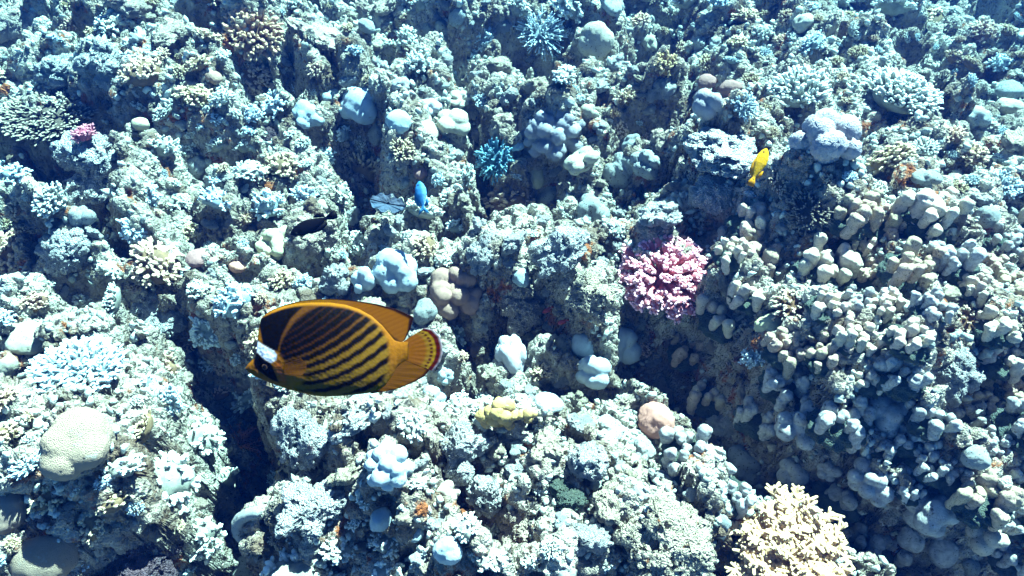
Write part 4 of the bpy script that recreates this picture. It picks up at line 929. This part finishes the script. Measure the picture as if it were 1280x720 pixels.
def small_fish(name, label, px, py, length_px, height, up_dir, depth_back, body, finc, tail='fork', belly=None, lean=0.0, fin_h=.3):
    """length along +x (head at +x), built at real size and turned to swim along up_dir in the picture plane"""
    c, R = stand(px, py, length_px / 2, 3.6 + depth_back)
    L = 2 * R
    root = bpy.data.objects.new(name, None); COL.objects.link(root); root.location = c
    m = Euler((TILT, 0, 0)).to_matrix() @ Euler((0, 0, up_dir)).to_matrix() @ Euler((lean, 0, 0)).to_matrix(); root.rotation_euler = m.to_euler()
    tag(root, label, 'fish')
    n, a_ = 60, 28; q = np.linspace(0, 1, n); xx_ = (.5 - q * .80) * L
    hh = np.interp(q, [0, .04, .12, .3, .5, .75, .92, 1], [.02, .3, .62, .98, 1.0, .62, .26, .24]) * height * L / 2; ww = hh * .42
    t_ = np.linspace(0, 2 * np.pi, a_, endpoint=False)
    V = np.stack([np.repeat(xx_[:, None], a_, 1), hh[:, None] * np.cos(t_)[None], ww[:, None] * np.sin(t_)[None]], -1).reshape(-1, 3)
    i_ = np.arange(n * a_).reshape(n, a_); Q_ = np.stack([i_[:-1], i_[1:], np.roll(i_, -1, 1)[1:], np.roll(i_, -1, 1)[:-1]], -1).reshape(-1, 4)
    T_ = [(i_[0, 0], i_[0, j + 1], i_[0, j]) for j in range(1, a_ - 1)] + [(i_[-1, 0], i_[-1, j], i_[-1, j + 1]) for j in range(1, a_ - 1)]
    cc = np.tile(np.array(body), (len(V), 1)); 
    if belly: cc = lerp(cc, belly, sstep(.0, -.5, V[:, 1] / (height * L / 2)))
    link('body', mesh_np(name + ' body', V, np.array(T_), Q_, M['fish_skin'], colors={'col': cc}), root)
    def sheet(nm, pts, col):
        p = np.array(pts) * L; k = len(p); th_ = .008 * L; V = np.concatenate([np.c_[p, np.full(k, th_)], np.c_[p, np.full(k, -th_)]])
        T = [(0, i, i + 1) for i in range(1, k - 1)] + [(k, k + i + 1, k + i) for i in range(1, k - 1)]
        Qs = [(i, k + i, k + (i + 1) % k, (i + 1) % k) for i in range(k)]
        link(nm, mesh_np(nm, V, np.array(T), np.array(Qs), M['fish_fin'], smooth=False, colors={'col': np.tile(np.array(col), (2 * k, 1))}), root)
    h = height / 2
    if tail == 'fork': sheet('tail_fin', [(-.27, 0), (-.28, h * .24), (-.40, h * .75), (-.52, h * 1.05), (-.44, h * .4), (-.40, 0), (-.44, -h * .4), (-.52, -h * 1.05), (-.40, -h * .75), (-.28, -h * .24)], finc)
    else: sheet('tail_fin', [(-.27, 0), (-.28, h * .24), (-.38, h * .55), (-.48, h * .6), (-.5, 0), (-.48, -h * .6), (-.38, -h * .55), (-.28, -h * .24)], finc)
    sheet('dorsal_fin', [(.0, h * .8), (.2, h * .85), (.1, h * (1 + fin_h * .8)), (-.1, h * (1 + fin_h)), (-.24, h * (.6 + fin_h)), (-.26, h * .25)], finc)
    sheet('anal_fin', [(-.05, -h * .8), (-.26, -h * .25), (-.26, -h * (.6 + fin_h)), (-.16, -h * (.85 + fin_h)), (-.04, -h * 1.0)], finc)
    for sd in (1, -1):
        V = ev * np.array([.026, .026, .012]) * L + np.array([.5 - .13, .25 * h, sd * h * .24]) * L
        link('eye', mesh_np('eye', V, et, mat=M['fish_skin'], colors={'col': np.tile(np.array((.01, .01, .012)), (len(ev), 1))}), root)
    print('FISH', name, tuple(round(q, 2) for q in c), project(c))
    return root
small_fish('black_surgeonfish', 'slim black fish above the olive yellow knobs', 392, 280, 64, .27, math.pi + R_(24), 3.5, (.0025, .002, .003), (.0025, .002, .003), 'round')
small_fish('blue_damselfish', 'bright blue fish with a forked tail diving beside the giant clam', 527, 247, 42, .34, R_(98), .4, (.03, .15, .34), (.05, .20, .38), 'fork', (.10, .25, .40))
small_fish('yellow_wrasse', 'slender yellow fish swimming upward beside the pale ledge', 948, 209, 52, .30, R_(66), .5, (.60, .29, .008), (.55, .25, .008), 'round', fin_h=.2)
small_fish('red_cardinalfish', 'small dark red fish in the shaded hole, upper of the two red ones', 685, 387, 16, .36, math.pi + R_(30), 3.0, (.22, .035, .03), (.30, .06, .03), 'round', fin_h=.15)
small_fish('red_cardinalfish', 'small dark red fish beside the pale rock, lower of the two red ones', 704, 402, 15, .36, math.pi + R_(18), 3.0, (.26, .04, .035), (.30, .06, .03), 'round', fin_h=.15)
small_fish('grey_wrasse', 'small pale grey fish hovering before the low pale blue lumps', 434, 137, 27, .26, math.pi + R_(4), .6, (.26, .33, .32), (.3, .42, .46), 'round', (.5, .56, .5), fin_h=.15)

# ------------------------------------------------------------------ sea water: the air of this place
hz = NT('sea water haze'); pv = hz.n('ShaderNodeVolumePrincipled'); ho = hz.n('ShaderNodeOutputMaterial')
pv.inputs['Color'].default_value = (.0005, .011, .075, 1); pv.inputs['Density'].default_value = .18; pv.inputs['Absorption Color'].default_value = (0, .755, 1, 1); pv.inputs['Anisotropy'].default_value = .2
hz.l(pv.outputs[0], ho.inputs['Volume'])
bx0, bx1 = (-48, -4, -9.5), (48, 44, 2.0)
cv = [(bx1[0] if i & 1 else bx0[0], bx1[1] if i & 2 else bx0[1], bx1[2] if i & 4 else bx0[2]) for i in range(8)]
cq = [(0, 2, 3, 1), (4, 5, 7, 6), (0, 1, 5, 4), (2, 6, 7, 3), (0, 4, 6, 2), (1, 3, 7, 5)]
tag(link('haze', mesh_np('haze', cv, quads=np.array(cq), mat=hz.m, smooth=False)), 'blue sea water haze around the whole reef', 'haze', kind='stuff')
for o in scene.objects:
    if 'short' in o: del o['short']
